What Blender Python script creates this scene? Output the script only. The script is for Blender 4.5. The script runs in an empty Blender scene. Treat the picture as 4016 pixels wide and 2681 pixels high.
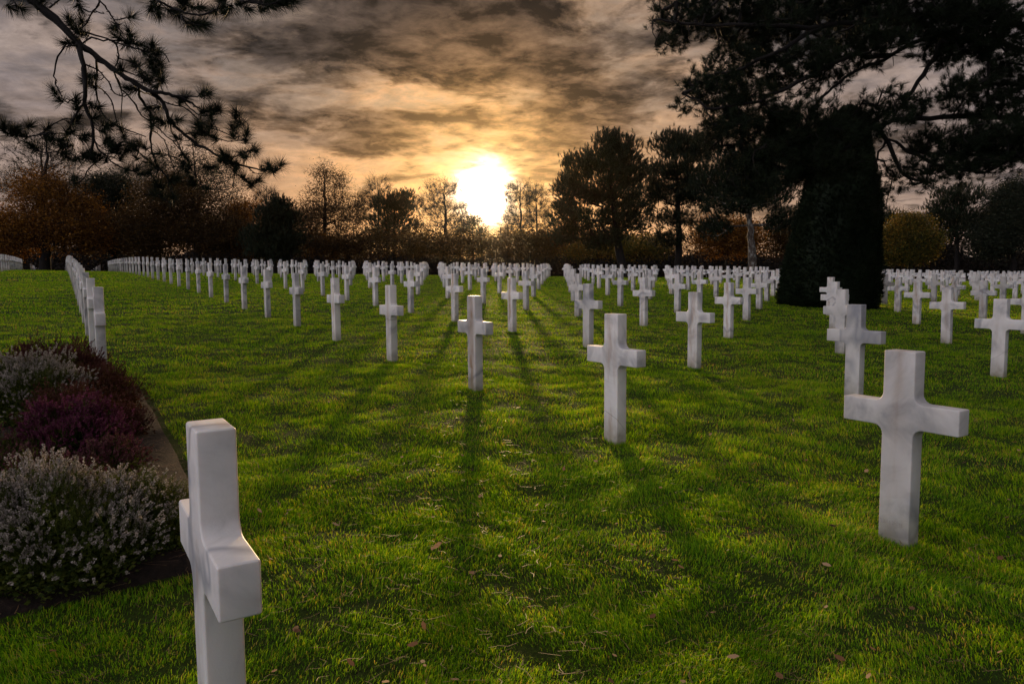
import bpy, bmesh, math, numpy as np
from mathutils import Vector, Matrix, noise as mnoise
from math import radians as R, pi
rng = np.random.default_rng(7)
sc = bpy.context.scene
col = sc.collection
# ------------------------------------------------------------------ place geometry (metres, camera near the origin)
CZ = 1.45
FPX = 2822.95; PW, PH = 4016.0, 2681.0; PITCH = 0.08392; ROLL = -0.00795
O = np.array([-0.80679, 1.90716]); RV = np.array([-1.263036, 2.037311]); VV = np.array([2.928015, 1.965089])
MI = np.linalg.inv(np.array([RV, VV]).T)
CF = [-1.44529608, 1.1602791, -0.14184437, 0.02943925, 0.05174345, 0.1209765, -0.0426626, -0.1035388, 0.06389362, -0.09875207]
YAW = -1.012325
SUN_EL, SUN_AZ = R(7.0), R(-2.07)          # azimuth measured from +Y, negative to the left

def zpoly(i, j):
    i = i / 10; j = j / 10; c = CF
    return c[0]+c[1]*i+c[2]*j+c[3]*i*i+c[4]*i*j+c[5]*j*j+c[6]*i**3+c[7]*i*i*j+c[8]*i*j*j+c[9]*j**3
def ij(x, y):
    x = np.asarray(x, float) - O[0]; y = np.asarray(y, float) - O[1]
    return MI[0, 0]*x+MI[0, 1]*y, MI[1, 0]*x+MI[1, 1]*y
def soft(x, m):                              # 0..m smooth saturation
    return m*np.tanh(np.maximum(x, 0)/m)
def T(x, y):
    i, j = ij(x, y)
    ic = np.clip(i, -4, 24); jc = np.clip(j, -3, 17)
    z = zpoly(ic, jc) + 0.052*soft(i-24, 9) - 0.10*soft(-4-i, 10) - 0.02*soft(j-17, 10)
    return z + CZ
def bump(x, y):
    x = np.asarray(x, float); y = np.asarray(y, float)
    f = np.clip(1.6-np.hypot(x, y)/30, 0, 1)
    return f*(0.010*np.sin(1.9*x+1.1*y+0.6*np.sin(2.3*y))+0.009*np.sin(4.1*y-1.7*x+1.1*np.sin(1.3*x))+0.006*np.sin(7.3*x+3.1*y)*np.sin(6.1*y-2.0*x)+0.004*np.sin(13*y+3*np.sin(5*x)))
def G(x, y): return T(x, y) + bump(x, y)
def ray(px, py):                             # px in the 2349-wide copy of the photograph
    X = (px*PW/2349-PW/2)/FPX; Y = (py*PW/2349-PH/2)/FPX; r = -ROLL
    X, Y = X*math.cos(r)-Y*math.sin(r), X*math.sin(r)+Y*math.cos(r)
    c, s = math.cos(PITCH), math.sin(PITCH)
    d = np.array([X, c-Y*s, -s-Y*c]); return d
def at(px, py, Y):
    d = ray(px, py); return d/d[1]*Y + np.array([0, 0, CZ])

# ------------------------------------------------------------------ mesh helpers
def to_mesh(name, parts, smooth=False):
    """parts: list of (verts (n,3), faces (m,k))"""
    vs = []; fl = []; ls = []; off = 0
    for V, F in parts:
        if len(V) == 0: continue
        vs.append(np.asarray(V, np.float32)); F = np.asarray(F, np.int32)
        fl.append((F+off).ravel()); ls.append(np.full(len(F), F.shape[1], np.int32)); off += len(V)
    V = np.concatenate(vs); idx = np.concatenate(fl); tot = np.concatenate(ls)
    me = bpy.data.meshes.new(name)
    me.vertices.add(len(V)); me.vertices.foreach_set('co', V.ravel())
    me.loops.add(len(idx)); me.loops.foreach_set('vertex_index', idx)
    me.polygons.add(len(tot))
    st = np.zeros(len(tot), np.int32); st[1:] = np.cumsum(tot)[:-1]
    me.polygons.foreach_set('loop_start', st)
    me.polygons.foreach_set('loop_total', tot)
    if smooth: me.polygons.foreach_set('use_smooth', np.ones(len(tot), bool))
    me.update(calc_edges=True)
    return me
def link(name, me, mat, parent=None, loc=None):
    o = bpy.data.objects.new(name, me); col.objects.link(o)
    if mat is not None and me is not None and len(me.materials) == 0: me.materials.append(mat)
    if parent is not None: o.parent = parent
    if loc is not None: o.location = loc
    return o
def tag(o, label=None, cat=None, group=None, kind=None):
    if label: o['label'] = label
    if cat: o['category'] = cat
    if group: o['group'] = group
    if kind: o['kind'] = kind
    return o
def empty(name, loc, rz=0):
    o = bpy.data.objects.new(name, None); col.objects.link(o); o.location = loc; o.rotation_euler.z = rz
    o.empty_display_size = .2
    return o
def nrm(a): return a/np.maximum(np.linalg.norm(a, axis=-1, keepdims=True), 1e-9)
def frame(d):
    d = nrm(d); up = np.where(np.abs(d[:, 2:3]) > .9, np.array([[1., 0, 0]]), np.array([[0., 0, 1]]))
    u = nrm(np.cross(d, up)); w = np.cross(d, u); return d, u, w
def tubes(P0, P1, R0, R1, n=5):
    P0 = np.asarray(P0, float); P1 = np.asarray(P1, float); R0 = np.asarray(R0, float); R1 = np.asarray(R1, float)
    d, u, w = frame(P1-P0); P1 = P1 + d*(R1[:, None]*.5)
    a = np.arange(n)*2*pi/n; ca = np.cos(a)[None, :, None]; sa = np.sin(a)[None, :, None]
    ring = u[:, None]*ca+w[:, None]*sa
    V = np.concatenate([P0[:, None]+ring*R0[:, None, None], P1[:, None]+ring*R1[:, None, None]], 1)
    k = np.arange(n); f = np.stack([k, (k+1) % n, (k+1) % n+n, k+n], 1)
    F = (f[None]+(np.arange(len(P0))*2*n)[:, None, None]).reshape(-1, 4)
    return V.reshape(-1, 3), F
def rand_dir(n):
    v = rng.normal(size=(n, 3)); return nrm(v)
def cards(C, size, k, spread, flat=1.0, squash=1.0):
    """k leaf quads round every centre"""
    n = len(C)*k; c = np.repeat(C, k, 0)+rng.normal(size=(n, 3))*spread*np.array([1, 1, squash])
    s = size*rng.uniform(.6, 1.3, (n, 1)); d = rand_dir(n); d[:, 2] *= flat; d = nrm(d); _, u, w = frame(d)
    a = rng.uniform(.45, .8, (n, 1))
    V = np.stack([c-u*s*.5, c+w*s*a*.5, c+u*s*.5, c-w*s*a*.5], 1)
    return V.reshape(-1, 3), np.arange(n*4).reshape(-1, 4)
def tufts(C, A, m, L, w, back=.35, th0=.15, th1=1.35):
    n = len(C)*m; c = np.repeat(C, m, 0); a = np.repeat(nrm(A), m, 0)
    _, u, v = frame(a); ph = rng.uniform(0, 2*pi, (n, 1)); side = u*np.cos(ph)+v*np.sin(ph)
    t = rng.uniform(0, 1, (n, 1)); th = th0+(th1-th0)*t**.8+rng.normal(size=(n, 1))*.12
    b = c-a*L*back*t*rng.uniform(.7, 1.3, (n, 1)); d = a*np.cos(th)+side*np.sin(th)
    l = L*rng.uniform(.8, 1.15, (n, 1)); q = nrm(np.cross(d, rand_dir(n)))*w*.5
    V = np.stack([b-q, b+q, b+d*l], 1)
    return V.reshape(-1, 3), np.arange(n*3).reshape(-1, 3)
def polytube(pts, r0, r1, n=8, wob=0.0):
    pts = np.asarray(pts, float); k = len(pts); d = np.gradient(pts, axis=0); _, u, w = frame(d)
    for q in range(1, k):
        if np.dot(u[q], u[q-1]) < 0: u[q] *= -1; w[q] *= -1
    r = np.interp(np.linspace(0, 1, k), np.linspace(0, 1, len(r0)) if np.ndim(r0) else [0, 1], r0 if np.ndim(r0) else [r0, r1])
    a = np.arange(n)*2*pi/n
    rr = r[:, None]*(1+wob*rng.normal(size=(k, n)))
    V = pts[:, None]+u[:, None]*(np.cos(a)[None]*rr)[..., None]+w[:, None]*(np.sin(a)[None]*rr)[..., None]
    F = [(q*n+s, q*n+(s+1) % n, (q+1)*n+(s+1) % n, (q+1)*n+s) for q in range(k-1) for s in range(n)]
    return V.reshape(-1, 3), np.array(F)
def smooth_path(pts, n):
    pts = np.asarray(pts, float); k = len(pts)
    if k < 3: return np.stack([np.interp(np.linspace(0, k-1, n), np.arange(k), pts[:, c]) for c in range(pts.shape[1])], 1)
    P = np.vstack([2*pts[0]-pts[1], pts, 2*pts[-1]-pts[-2]]); out = []
    for t in np.linspace(0, k-1-1e-6, n):
        q = int(t); f = t-q; a, b, c, d = P[q], P[q+1], P[q+2], P[q+3]
        out.append(.5*((2*b)+(-a+c)*f+(2*a-5*b+4*c-d)*f*f+(-a+3*b-3*c+d)*f**3))
    return np.array(out)

# ------------------------------------------------------------------ materials
def mat(name):
    m = bpy.data.materials.new(name); m.use_nodes = True; nt = m.node_tree; nt.nodes.clear()
    return m, nt
def nd(nt, t, ins=None, **kw):
    n = nt.nodes.new(t)
    for k, v in kw.items(): setattr(n, k, v)
    for k, v in (ins or {}).items():
        s = n.inputs[k]
        if isinstance(v, bpy.types.NodeSocket): nt.links.new(v, s)
        else: s.default_value = v
    return n
def ramp(nt, fac, stops, interp='LINEAR'):
    n = nt.nodes.new('ShaderNodeValToRGB'); n.color_ramp.interpolation = interp; cr = n.color_ramp
    while len(cr.elements) > 1: cr.elements.remove(cr.elements[-1])
    cr.elements[0].position = stops[0][0]; cr.elements[0].color = (*stops[0][1], 1)
    for p, c in stops[1:]:
        e = cr.elements.new(p); e.color = (*c, 1)
    nt.links.new(fac, n.inputs[0]); return n.outputs[0]
def math_(nt, op, a, b=None, c=None, clamp=False):
    n = nt.nodes.new('ShaderNodeMath'); n.operation = op; n.use_clamp = clamp
    for q, v in enumerate((a, b, c)):
        if v is None: continue
        if isinstance(v, bpy.types.NodeSocket): nt.links.new(v, n.inputs[q])
        else: n.inputs[q].default_value = v
    return n.outputs[0]
def mixc(nt, f, a, b, mode='MIX'):
    n = nt.nodes.new('ShaderNodeMix'); n.data_type = 'RGBA'; n.blend_type = mode
    for s, v in ((n.inputs[0], f), (n.inputs[6], a), (n.inputs[7], b)):
        if isinstance(v, bpy.types.NodeSocket): nt.links.new(v, s)
        else: s.default_value = v if not isinstance(v, tuple) else (*v, 1)
    return n.outputs[2]
def leafmat(name, stops, scale=1.5, rough=.6, trans=.35, tcol=None, spec=.3, big=None):
    m, nt = mat(name); geo = nd(nt, 'ShaderNodeNewGeometry')
    tc = nd(nt, 'ShaderNodeTexCoord')
    no = nd(nt, 'ShaderNodeTexNoise', {'Vector': tc.outputs['Object'], 'Scale': scale, 'Detail': 4.0, 'Roughness': .7})
    rnd = geo.outputs['Random Per Island']
    f = math_(nt, 'ADD', math_(nt, 'MULTIPLY', no.outputs[0], .75), math_(nt, 'MULTIPLY', rnd, .45)); f = math_(nt, 'SUBTRACT', f, .12, clamp=True)
    c = ramp(nt, f, stops)
    bs = nd(nt, 'ShaderNodeBsdfPrincipled', {'Base Color': c, 'Roughness': rough, 'Specular IOR Level': spec})
    tr = nd(nt, 'ShaderNodeBsdfTranslucent', {'Color': mixc(nt, 1.0, c, tcol or (1.3, 1.2, .6), 'MULTIPLY')})
    mx = nd(nt, 'ShaderNodeMixShader', {0: trans, 1: bs.outputs[0], 2: tr.outputs[0]})
    out = nd(nt, 'ShaderNodeOutputMaterial', {0: mx.outputs[0]}); return m
def solidmat(name, stops, scale=8, rough=.8, bump_=.3, stretch=(1, 1, 1), spec=.3, bdist=.02):
    m, nt = mat(name); tc = nd(nt, 'ShaderNodeTexCoord')
    mp = nd(nt, 'ShaderNodeMapping', {'Vector': tc.outputs['Object'], 'Scale': stretch})
    no = nd(nt, 'ShaderNodeTexNoise', {'Vector': mp.outputs[0], 'Scale': scale, 'Detail': 8.0, 'Roughness': .65})
    c = ramp(nt, no.outputs[0], stops)
    b = nd(nt, 'ShaderNodeBump', {'Height': no.outputs[0], 'Strength': bump_, 'Distance': bdist})
    bs = nd(nt, 'ShaderNodeBsdfPrincipled', {'Base Color': c, 'Roughness': rough, 'Normal': b.outputs[0], 'Specular IOR Level': spec})
    nd(nt, 'ShaderNodeOutputMaterial', {0: bs.outputs[0]}); return m

def marble(name='marble', stain=None, crack=None):
    m, nt = mat(name); tc = nd(nt, 'ShaderNodeTexCoord'); oi = nd(nt, 'ShaderNodeObjectInfo')
    sh = nd(nt, 'ShaderNodeVectorMath', {0: oi.outputs['Location'], 1: (3.7, 5.3, 1.9)}, operation='MULTIPLY')
    p = nd(nt, 'ShaderNodeVectorMath', {0: tc.outputs['Object'], 1: sh.outputs[0]}, operation='ADD').outputs[0]
    cloud = nd(nt, 'ShaderNodeTexNoise', {'Vector': p, 'Scale': 3.5, 'Detail': 6.0, 'Roughness': .6, 'Distortion': .6}).outputs[0]
    base = ramp(nt, cloud, [(.33, (.46, .445, .435)), (.46, (.69, .66, .62)), (.56, (.79, .755, .71)), (.7, (.84, .80, .75))])
    # grey veins
    mp = nd(nt, 'ShaderNodeMapping', {'Vector': p, 'Rotation': (.4, .9, .3)})
    v = nd(nt, 'ShaderNodeTexNoise', {'Vector': mp.outputs[0], 'Scale': 1.1, 'Detail': 3.0, 'Distortion': .5}).outputs[0]
    v = math_(nt, 'ABSOLUTE', math_(nt, 'SUBTRACT', v, .5)); v = math_(nt, 'SUBTRACT', 1.0, math_(nt, 'MULTIPLY', v, 30.0), clamp=True)
    gate = nd(nt, 'ShaderNodeTexNoise', {'Vector': p, 'Scale': 1.1, 'Detail': 0.0}).outputs[0]
    gate = math_(nt, 'MULTIPLY', math_(nt, 'SUBTRACT', gate, .46), 9.0, clamp=True)
    base = mixc(nt, math_(nt, 'MULTIPLY', math_(nt, 'MULTIPLY', v, gate), .75), base, (.27, .28, .31))
    # rusty run-off streaks down the middle of the face
    sx = nd(nt, 'ShaderNodeSeparateXYZ', {0: tc.outputs['Object']})
    st = nd(nt, 'ShaderNodeMapping', {'Vector': p, 'Scale': (7.0, 4.0, 1.6)})
    s = nd(nt, 'ShaderNodeTexNoise', {'Vector': st.outputs[0], 'Scale': 1.5, 'Detail': 5.0, 'Roughness': .6}).outputs[0]
    cen = math_(nt, 'SUBTRACT', 1.0, math_(nt, 'MULTIPLY', math_(nt, 'ABSOLUTE', sx.outputs[0]), 11.0), clamp=True)
    s = math_(nt, 'MULTIPLY', math_(nt, 'MULTIPLY', math_(nt, 'SUBTRACT', s, .44), 6.0, clamp=True), cen)
    rg = stain if stain is not None else math_(nt, 'MULTIPLY', math_(nt, 'SUBTRACT', oi.outputs['Random'], .2), 1.3, clamp=True)
    if stain: s = math_(nt, 'MAXIMUM', s, math_(nt, 'MULTIPLY', math_(nt, 'MULTIPLY', cen, math_(nt, 'ADD', s, .6)), math_(nt, 'GREATER_THAN', math_(nt, 'ADD', sx.outputs[2], math_(nt, 'MULTIPLY', cloud, .3)), .42)))
    base = mixc(nt, math_(nt, 'MULTIPLY', math_(nt, 'MULTIPLY', s, rg), .85), base, (.34, .18, .07))
    if crack:
        a_, bx_, by_, wd_ = crack
        cz_ = math_(nt, 'SUBTRACT', sx.outputs[2], math_(nt, 'ADD', a_, math_(nt, 'ADD', math_(nt, 'MULTIPLY', sx.outputs[0], bx_), math_(nt, 'MULTIPLY', sx.outputs[1], by_))))
        cz_ = math_(nt, 'ADD', cz_, math_(nt, 'MULTIPLY', math_(nt, 'SUBTRACT', cloud, .5), .03))
        ck = math_(nt, 'SUBTRACT', 1.0, math_(nt, 'DIVIDE', math_(nt, 'ABSOLUTE', cz_), wd_), clamp=True)
        base = mixc(nt, math_(nt, 'MULTIPLY', ck, .8), base, (.14, .11, .09))
    # soil splash near the ground, grey weathering
    low = math_(nt, 'SUBTRACT', 1.0, math_(nt, 'MULTIPLY', sx.outputs[2], 3.4), clamp=True)
    sp = nd(nt, 'ShaderNodeTexNoise', {'Vector': p, 'Scale': 14.0, 'Detail': 6.0}).outputs[0]
    base = mixc(nt, math_(nt, 'MULTIPLY', math_(nt, 'MULTIPLY', math_(nt, 'POWER', low, 1.6), sp), 1.7, clamp=True), base, (.30, .27, .19))
    tint = math_(nt, 'ADD', .74, math_(nt, 'MULTIPLY', oi.outputs['Random'], .30))
    cv = nd(nt, 'ShaderNodeCombineXYZ', {0: tint, 1: tint, 2: tint})
    base = mixc(nt, 1.0, base, cv.outputs[0], 'MULTIPLY')
    fine = nd(nt, 'ShaderNodeTexNoise', {'Vector': tc.outputs['Object'], 'Scale': 160.0, 'Detail': 3.0}).outputs[0]
    b = nd(nt, 'ShaderNodeBump', {'Height': fine, 'Strength': .25, 'Distance': .0015})
    bs = nd(nt, 'ShaderNodeBsdfPrincipled', {'Base Color': base, 'Roughness': .48, 'Normal': b.outputs[0], 'Specular IOR Level': .4,
            'Subsurface Weight': .35, 'Subsurface Radius': (.03, .02, .013), 'Subsurface Scale': .8})
    nd(nt, 'ShaderNodeOutputMaterial', {0: bs.outputs[0]}); return m
MARBLE = marble()
SPECIAL = {(2, 1): marble('rusty_marble', .95), (1, 1): marble('cracked_marble', None, (.185, -.35, -1.1, .0035)), (1, 3): marble('split_marble', None, (.29, .7, 0.0, .003)), (3, 1): marble('banded_marble', .35, (.60, -.05, .1, .005)), (0, 1): marble('yellowed_marble', .26)}
def flatmat(name, c, rough=.8):
    m, nt = mat(name); tc = nd(nt, 'ShaderNodeTexCoord')
    no = nd(nt, 'ShaderNodeTexNoise', {'Vector': tc.outputs['Object'], 'Scale': 40.0, 'Detail': 3.0}).outputs[0]
    cc = ramp(nt, no, [(.3, tuple(x*.75 for x in c)), (.7, tuple(min(1, x*1.2) for x in c))])
    bs = nd(nt, 'ShaderNodeBsdfPrincipled', {'Base Color': cc, 'Roughness': rough}); nd(nt, 'ShaderNodeOutputMaterial', {0: bs.outputs[0]}); return m

def groundmat():
    m, nt = mat('lawn_soil'); tc = nd(nt, 'ShaderNodeTexCoord'); p = tc.outputs['Object']
    n1 = nd(nt, 'ShaderNodeTexNoise', {'Vector': p, 'Scale': .6, 'Detail': 6.0, 'Roughness': .65}).outputs[0]
    n2 = nd(nt, 'ShaderNodeTexNoise', {'Vector': p, 'Scale': 30.0, 'Detail': 6.0, 'Roughness': .8}).outputs[0]
    g = ramp(nt, n2, [(.3, (.014, .018, .004)), (.55, (.035, .055, .006)), (.8, (.07, .10, .010))])
    g2 = ramp(nt, n1, [(.35, (.75, .9, .8)), (.65, (1.25, 1.1, 1.0))])
    g = mixc(nt, 1.0, g, g2, 'MULTIPLY')
    sx = nd(nt, 'ShaderNodeSeparateXYZ', {0: p})
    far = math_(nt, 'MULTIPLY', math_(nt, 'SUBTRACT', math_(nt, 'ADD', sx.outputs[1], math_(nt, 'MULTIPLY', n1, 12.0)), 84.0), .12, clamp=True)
    shaded_litter = ramp(nt, n2, [(.3, (.012, .008, .004)), (.7, (.05, .028, .012))])  # far ground: leaf-litter brown with the trees' shade put into the colour
    c = mixc(nt, far, g, shaded_litter)
    b = nd(nt, 'ShaderNodeBump', {'Height': n2, 'Strength': .8, 'Distance': .03})
    bs = nd(nt, 'ShaderNodeBsdfPrincipled', {'Base Color': c, 'Roughness': .9, 'Normal': b.outputs[0], 'Specular IOR Level': .1})
    nd(nt, 'ShaderNodeOutputMaterial', {0: bs.outputs[0]}); return m
def grassmat():
    m, nt = mat('grass_blades'); tc = nd(nt, 'ShaderNodeTexCoord'); p = tc.outputs['Object']; geo = nd(nt, 'ShaderNodeNewGeometry')
    n1 = nd(nt, 'ShaderNodeTexNoise', {'Vector': p, 'Scale': .8, 'Detail': 5.0, 'Roughness': .7}).outputs[0]
    n3 = nd(nt, 'ShaderNodeTexNoise', {'Vector': p, 'Scale': 6.0, 'Detail': 3.0, 'Roughness': .6}).outputs[0]
    rnd = geo.outputs['Random Per Island']
    f = math_(nt, 'ADD', math_(nt, 'MULTIPLY', n1, .55), math_(nt, 'ADD', math_(nt, 'MULTIPLY', n3, .25), math_(nt, 'MULTIPLY', math_(nt, 'POWER', rnd, 1.6), .62)))
    c = ramp(nt, f, [(.25, (.018, .058, .003)), (.42, (.060, .168, .004)), (.60, (.150, .350, .007)), (.80, (.28, .46, .012)), (.95, (.40, .44, .03)), (1.0, (.50, .36, .11))])
    bs = nd(nt, 'ShaderNodeBsdfPrincipled', {'Base Color': c, 'Roughness': .5, 'Specular IOR Level': .12})
    tr = nd(nt, 'ShaderNodeBsdfTranslucent', {'Color': mixc(nt, 1.0, c, (1.8, 1.6, .55), 'MULTIPLY')})
    mx = nd(nt, 'ShaderNodeMixShader', {0: .55, 1: bs.outputs[0], 2: tr.outputs[0]})
    nd(nt, 'ShaderNodeOutputMaterial', {0: mx.outputs[0]}); return m

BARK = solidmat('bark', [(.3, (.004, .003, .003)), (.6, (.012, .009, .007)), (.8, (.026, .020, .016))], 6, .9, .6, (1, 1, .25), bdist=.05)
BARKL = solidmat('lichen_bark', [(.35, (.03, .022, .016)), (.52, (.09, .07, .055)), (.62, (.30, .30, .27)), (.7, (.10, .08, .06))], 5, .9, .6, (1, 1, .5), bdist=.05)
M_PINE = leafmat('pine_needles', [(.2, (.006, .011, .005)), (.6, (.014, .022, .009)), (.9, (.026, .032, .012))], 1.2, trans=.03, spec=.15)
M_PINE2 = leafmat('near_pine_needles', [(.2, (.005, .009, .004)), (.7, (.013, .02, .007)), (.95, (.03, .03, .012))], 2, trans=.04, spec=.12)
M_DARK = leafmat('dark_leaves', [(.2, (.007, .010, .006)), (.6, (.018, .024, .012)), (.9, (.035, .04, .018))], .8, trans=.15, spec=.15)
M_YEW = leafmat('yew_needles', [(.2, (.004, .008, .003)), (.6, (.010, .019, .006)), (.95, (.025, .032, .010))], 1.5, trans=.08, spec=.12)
M_ORANGE = leafmat('orange_leaves', [(.15, (.020, .009, .004)), (.40, (.085, .036, .009)), (.65, (.24, .105, .016)), (.9, (.42, .20, .025))], .35, trans=.3, spec=.1)
M_BROWN = leafmat('brown_leaves', [(.15, (.012, .008, .004)), (.5, (.045, .026, .009)), (.8, (.11, .058, .014)), (.97, (.18, .10, .02))], .35, trans=.3, spec=.1)
M_GREENGOLD = leafmat('green_gold_leaves', [(.25, (.030, .040, .009)), (.5, (.085, .075, .012)), (.7, (.22, .12, .016)), (.9, (.38, .20, .02))], .35, trans=.3, spec=.1)
M_WOOD = leafmat('wood_leaves', [(.25, (.004, .0035, .003)), (.6, (.012, .009, .006)), (.9, (.035, .020, .009))], .25, trans=.1, spec=.08)

# ------------------------------------------------------------------ world: dusk sky with a broken cloud deck
def world():
    w = bpy.data.worlds.new('World'); sc.world = w; w.use_nodes = True; nt = w.node_tree; nt.nodes.clear()
    tc = nd(nt, 'ShaderNodeTexCoord')
    d = nd(nt, 'ShaderNodeVectorMath', {0: tc.outputs['Generated']}, operation='NORMALIZE').outputs[0]
    S = (math.sin(SUN_AZ)*math.cos(SUN_EL), math.cos(SUN_AZ)*math.cos(SUN_EL), math.sin(SUN_EL))
    S2 = (math.sin(SUN_AZ), math.cos(SUN_AZ), math.sin(R(6.75)))
    l = math.sqrt(sum(x*x for x in S2)); S2 = tuple(x/l for x in S2)
    dot = nd(nt, 'ShaderNodeVectorMath', {0: d, 1: S2}, operation='DOT_PRODUCT').outputs['Value']
    ang = math_(nt, 'MULTIPLY', math_(nt, 'ARCCOSINE', dot), 180/pi)          # degrees from the sun
    a90 = math_(nt, 'DIVIDE', ang, 180.0)
    sx = nd(nt, 'ShaderNodeSeparateXYZ', {0: d}); z = math_(nt, 'MAXIMUM', sx.outputs[2], 0.0)
    q = math_(nt, 'ADD', z, .16)
    px = math_(nt, 'DIVIDE', sx.outputs[0], q); py = math_(nt, 'DIVIDE', sx.outputs[1], q)
    cp = nd(nt, 'ShaderNodeCombineXYZ', {0: px, 1: py, 2: 0.37}).outputs[0]
    big = nd(nt, 'ShaderNodeTexNoise', {'Vector': nd(nt, 'ShaderNodeMapping', {'Vector': cp, 'Location': (5.2, 1.9, 0), 'Rotation': (0, 0, .35), 'Scale': (.75, .8, 1)}).outputs[0],
              'Scale': 2.1, 'Detail': 9.0, 'Roughness': .60, 'Distortion': .35}).outputs[0]
    med = nd(nt, 'ShaderNodeTexNoise', {'Vector': nd(nt, 'ShaderNodeMapping', {'Vector': cp, 'Location': (8.1, .4, 0), 'Rotation': (0, 0, -.5), 'Scale': (1.0, 1.25, 1)}).outputs[0],
              'Scale': 4.6, 'Detail': 9.0, 'Roughness': .62, 'Distortion': .3}).outputs[0]
    sm = nd(nt, 'ShaderNodeTexNoise', {'Vector': cp, 'Scale': 11.0, 'Detail': 6.0, 'Roughness': .6, 'Distortion': .3}).outputs[0]
    # a heavier bank hangs right of centre, another band lies low across the sky
    def blob(v, k, amp):
        q_ = nd(nt, 'ShaderNodeVectorMath', {0: d, 1: v}, operation='DISTANCE').outputs['Value']
        return math_(nt, 'MULTIPLY', math_(nt, 'SUBTRACT', 1.0, math_(nt, 'MULTIPLY', q_, k), clamp=True), amp)
    bank = math_(nt, 'ADD', math_(nt, 'ADD', blob((-.03, .94, .335), 2.6, .34), blob((.095, .962, .245), 4.6, .28)), math_(nt, 'ADD', blob((-.16, .92, .36), 4.0, .12), blob((.30, .90, .31), 3.4, .12)))
    m1 = math_(nt, 'MULTIPLY', math_(nt, 'SUBTRACT', big, .5), 2.9)
    m1 = math_(nt, 'ADD', m1, math_(nt, 'MULTIPLY', math_(nt, 'SUBTRACT', med, .5), 1.5))
    m1 = math_(nt, 'ADD', m1, math_(nt, 'MULTIPLY', math_(nt, 'SUBTRACT', sm, .5), .40))
    m1 = math_(nt, 'ADD', math_(nt, 'ADD', m1, bank), .46)
    dk = ramp(nt, m1, [(.42, (0, 0, 0)), (.54, (.32,)*3), (.66, (.74,)*3), (.86, (1, 1, 1))])
    bright = ramp(nt, a90, [(0, (1.3, .80, .32)), (.03, (1.35, .70, .25)), (.055, (.98, .52, .225)), (.08, (.62, .37, .21)), (.13, (.42, .295, .23)), (.2, (.33, .27, .25)), (.3, (.31, .275, .29)), (.4, (.34, .29, .30)), (.6, (.52, .49, .54)), (1, (.60, .58, .66))])
    dark = ramp(nt, a90, [(0, (.7, .38, .12)), (.03, (.44, .23, .08)), (.055, (.17, .095, .048)), (.08, (.062, .042, .031)), (.13, (.035, .030, .030)), (.22, (.050, .044, .049)), (.35, (.09, .08, .085)), (.6, (.30, .29, .33)), (1, (.45, .45, .52))])
    mauve = ramp(nt, a90, [(0, (.9, .6, .3)), (.04, (.75, .45, .22)), (.07, (.42, .28, .18)), (.12, (.24, .19, .165)), (.2, (.21, .175, .18)), (.4, (.25, .22, .25)), (.6, (.46, .44, .52)), (1, (.55, .54, .64))])
    mv = ramp(nt, med, [(.40, (1, 1, 1)), (.60, (0, 0, 0))])
    c = mixc(nt, mv, bright, mauve)
    tex = math_(nt, 'ADD', .20, math_(nt, 'MULTIPLY', sm, 1.6)); tv = nd(nt, 'ShaderNodeCombineXYZ', {0: tex, 1: tex, 2: tex}).outputs[0]
    c = mixc(nt, 1.0, c, tv, 'MULTIPLY')
    dtex = math_(nt, 'MAXIMUM', math_(nt, 'ADD', 1.0, math_(nt, 'ADD', math_(nt, 'MULTIPLY', math_(nt, 'SUBTRACT', med, .5), -6.5), math_(nt, 'MULTIPLY', math_(nt, 'SUBTRACT', sm, .5), 4.0))), .25); dv = nd(nt, 'ShaderNodeVectorMath', {0: dark, 'Scale': dtex}, operation='SCALE').outputs[0]
    c = mixc(nt, dk, c, dv)
    # peach light low over the trees
    low = math_(nt, 'SUBTRACT', 1.0, math_(nt, 'MULTIPLY', sx.outputs[2], 4.2), clamp=True); low = math_(nt, 'MULTIPLY', low, math_(nt, 'ADD', .25, math_(nt, 'MULTIPLY', math_(nt, 'SUBTRACT', 1.0, dk), .6)))
    low = math_(nt, 'MULTIPLY', low, math_(nt, 'SUBTRACT', 1.0, math_(nt, 'MULTIPLY', math_(nt, 'SUBTRACT', ang, 20.0), .022), clamp=True))
    c = mixc(nt, low, c, ramp(nt, a90, [(0, (1.25, .62, .20)), (.07, (.98, .48, .19)), (.14, (.62, .37, .225)), (.25, (.45, .335, .29))]))
    # sun glow through the thin cloud
    e = math_(nt, 'DIVIDE', math_(nt, 'ADD', ang, math_(nt, 'MULTIPLY', math_(nt, 'SUBTRACT', med, .5), 3.0)), 1.75)
    g1 = math_(nt, 'MULTIPLY', math_(nt, 'EXPONENT', math_(nt, 'MULTIPLY', math_(nt, 'POWER', math_(nt, 'MAXIMUM', e, 0.0), 2.5), -1.0)), 9.0)
    g2 = math_(nt, 'MULTIPLY', math_(nt, 'EXPONENT', math_(nt, 'DIVIDE', ang, -2.8)), .7)
    gl1 = nd(nt, 'ShaderNodeVectorMath', {0: (1.0, .9, .72), 'Scale': g1}, operation='SCALE').outputs[0]
    gl2 = nd(nt, 'ShaderNodeVectorMath', {0: (1.0, .50, .13), 'Scale': g2}, operation='SCALE').outputs[0]
    c = nd(nt, 'ShaderNodeVectorMath', {0: c, 1: gl1}, operation='ADD').outputs[0]
    c = nd(nt, 'ShaderNodeVectorMath', {0: c, 1: gl2}, operation='ADD').outputs[0]
    # unseen sky brightened overhead and left, dimmed behind and right, shaping the crosses' light
    hi = math_(nt, 'MULTIPLY', math_(nt, 'SUBTRACT', sx.outputs[2], .60), 2.6, clamp=True)
    c = mixc(nt, hi, c, (.46, .43, .45))
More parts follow.
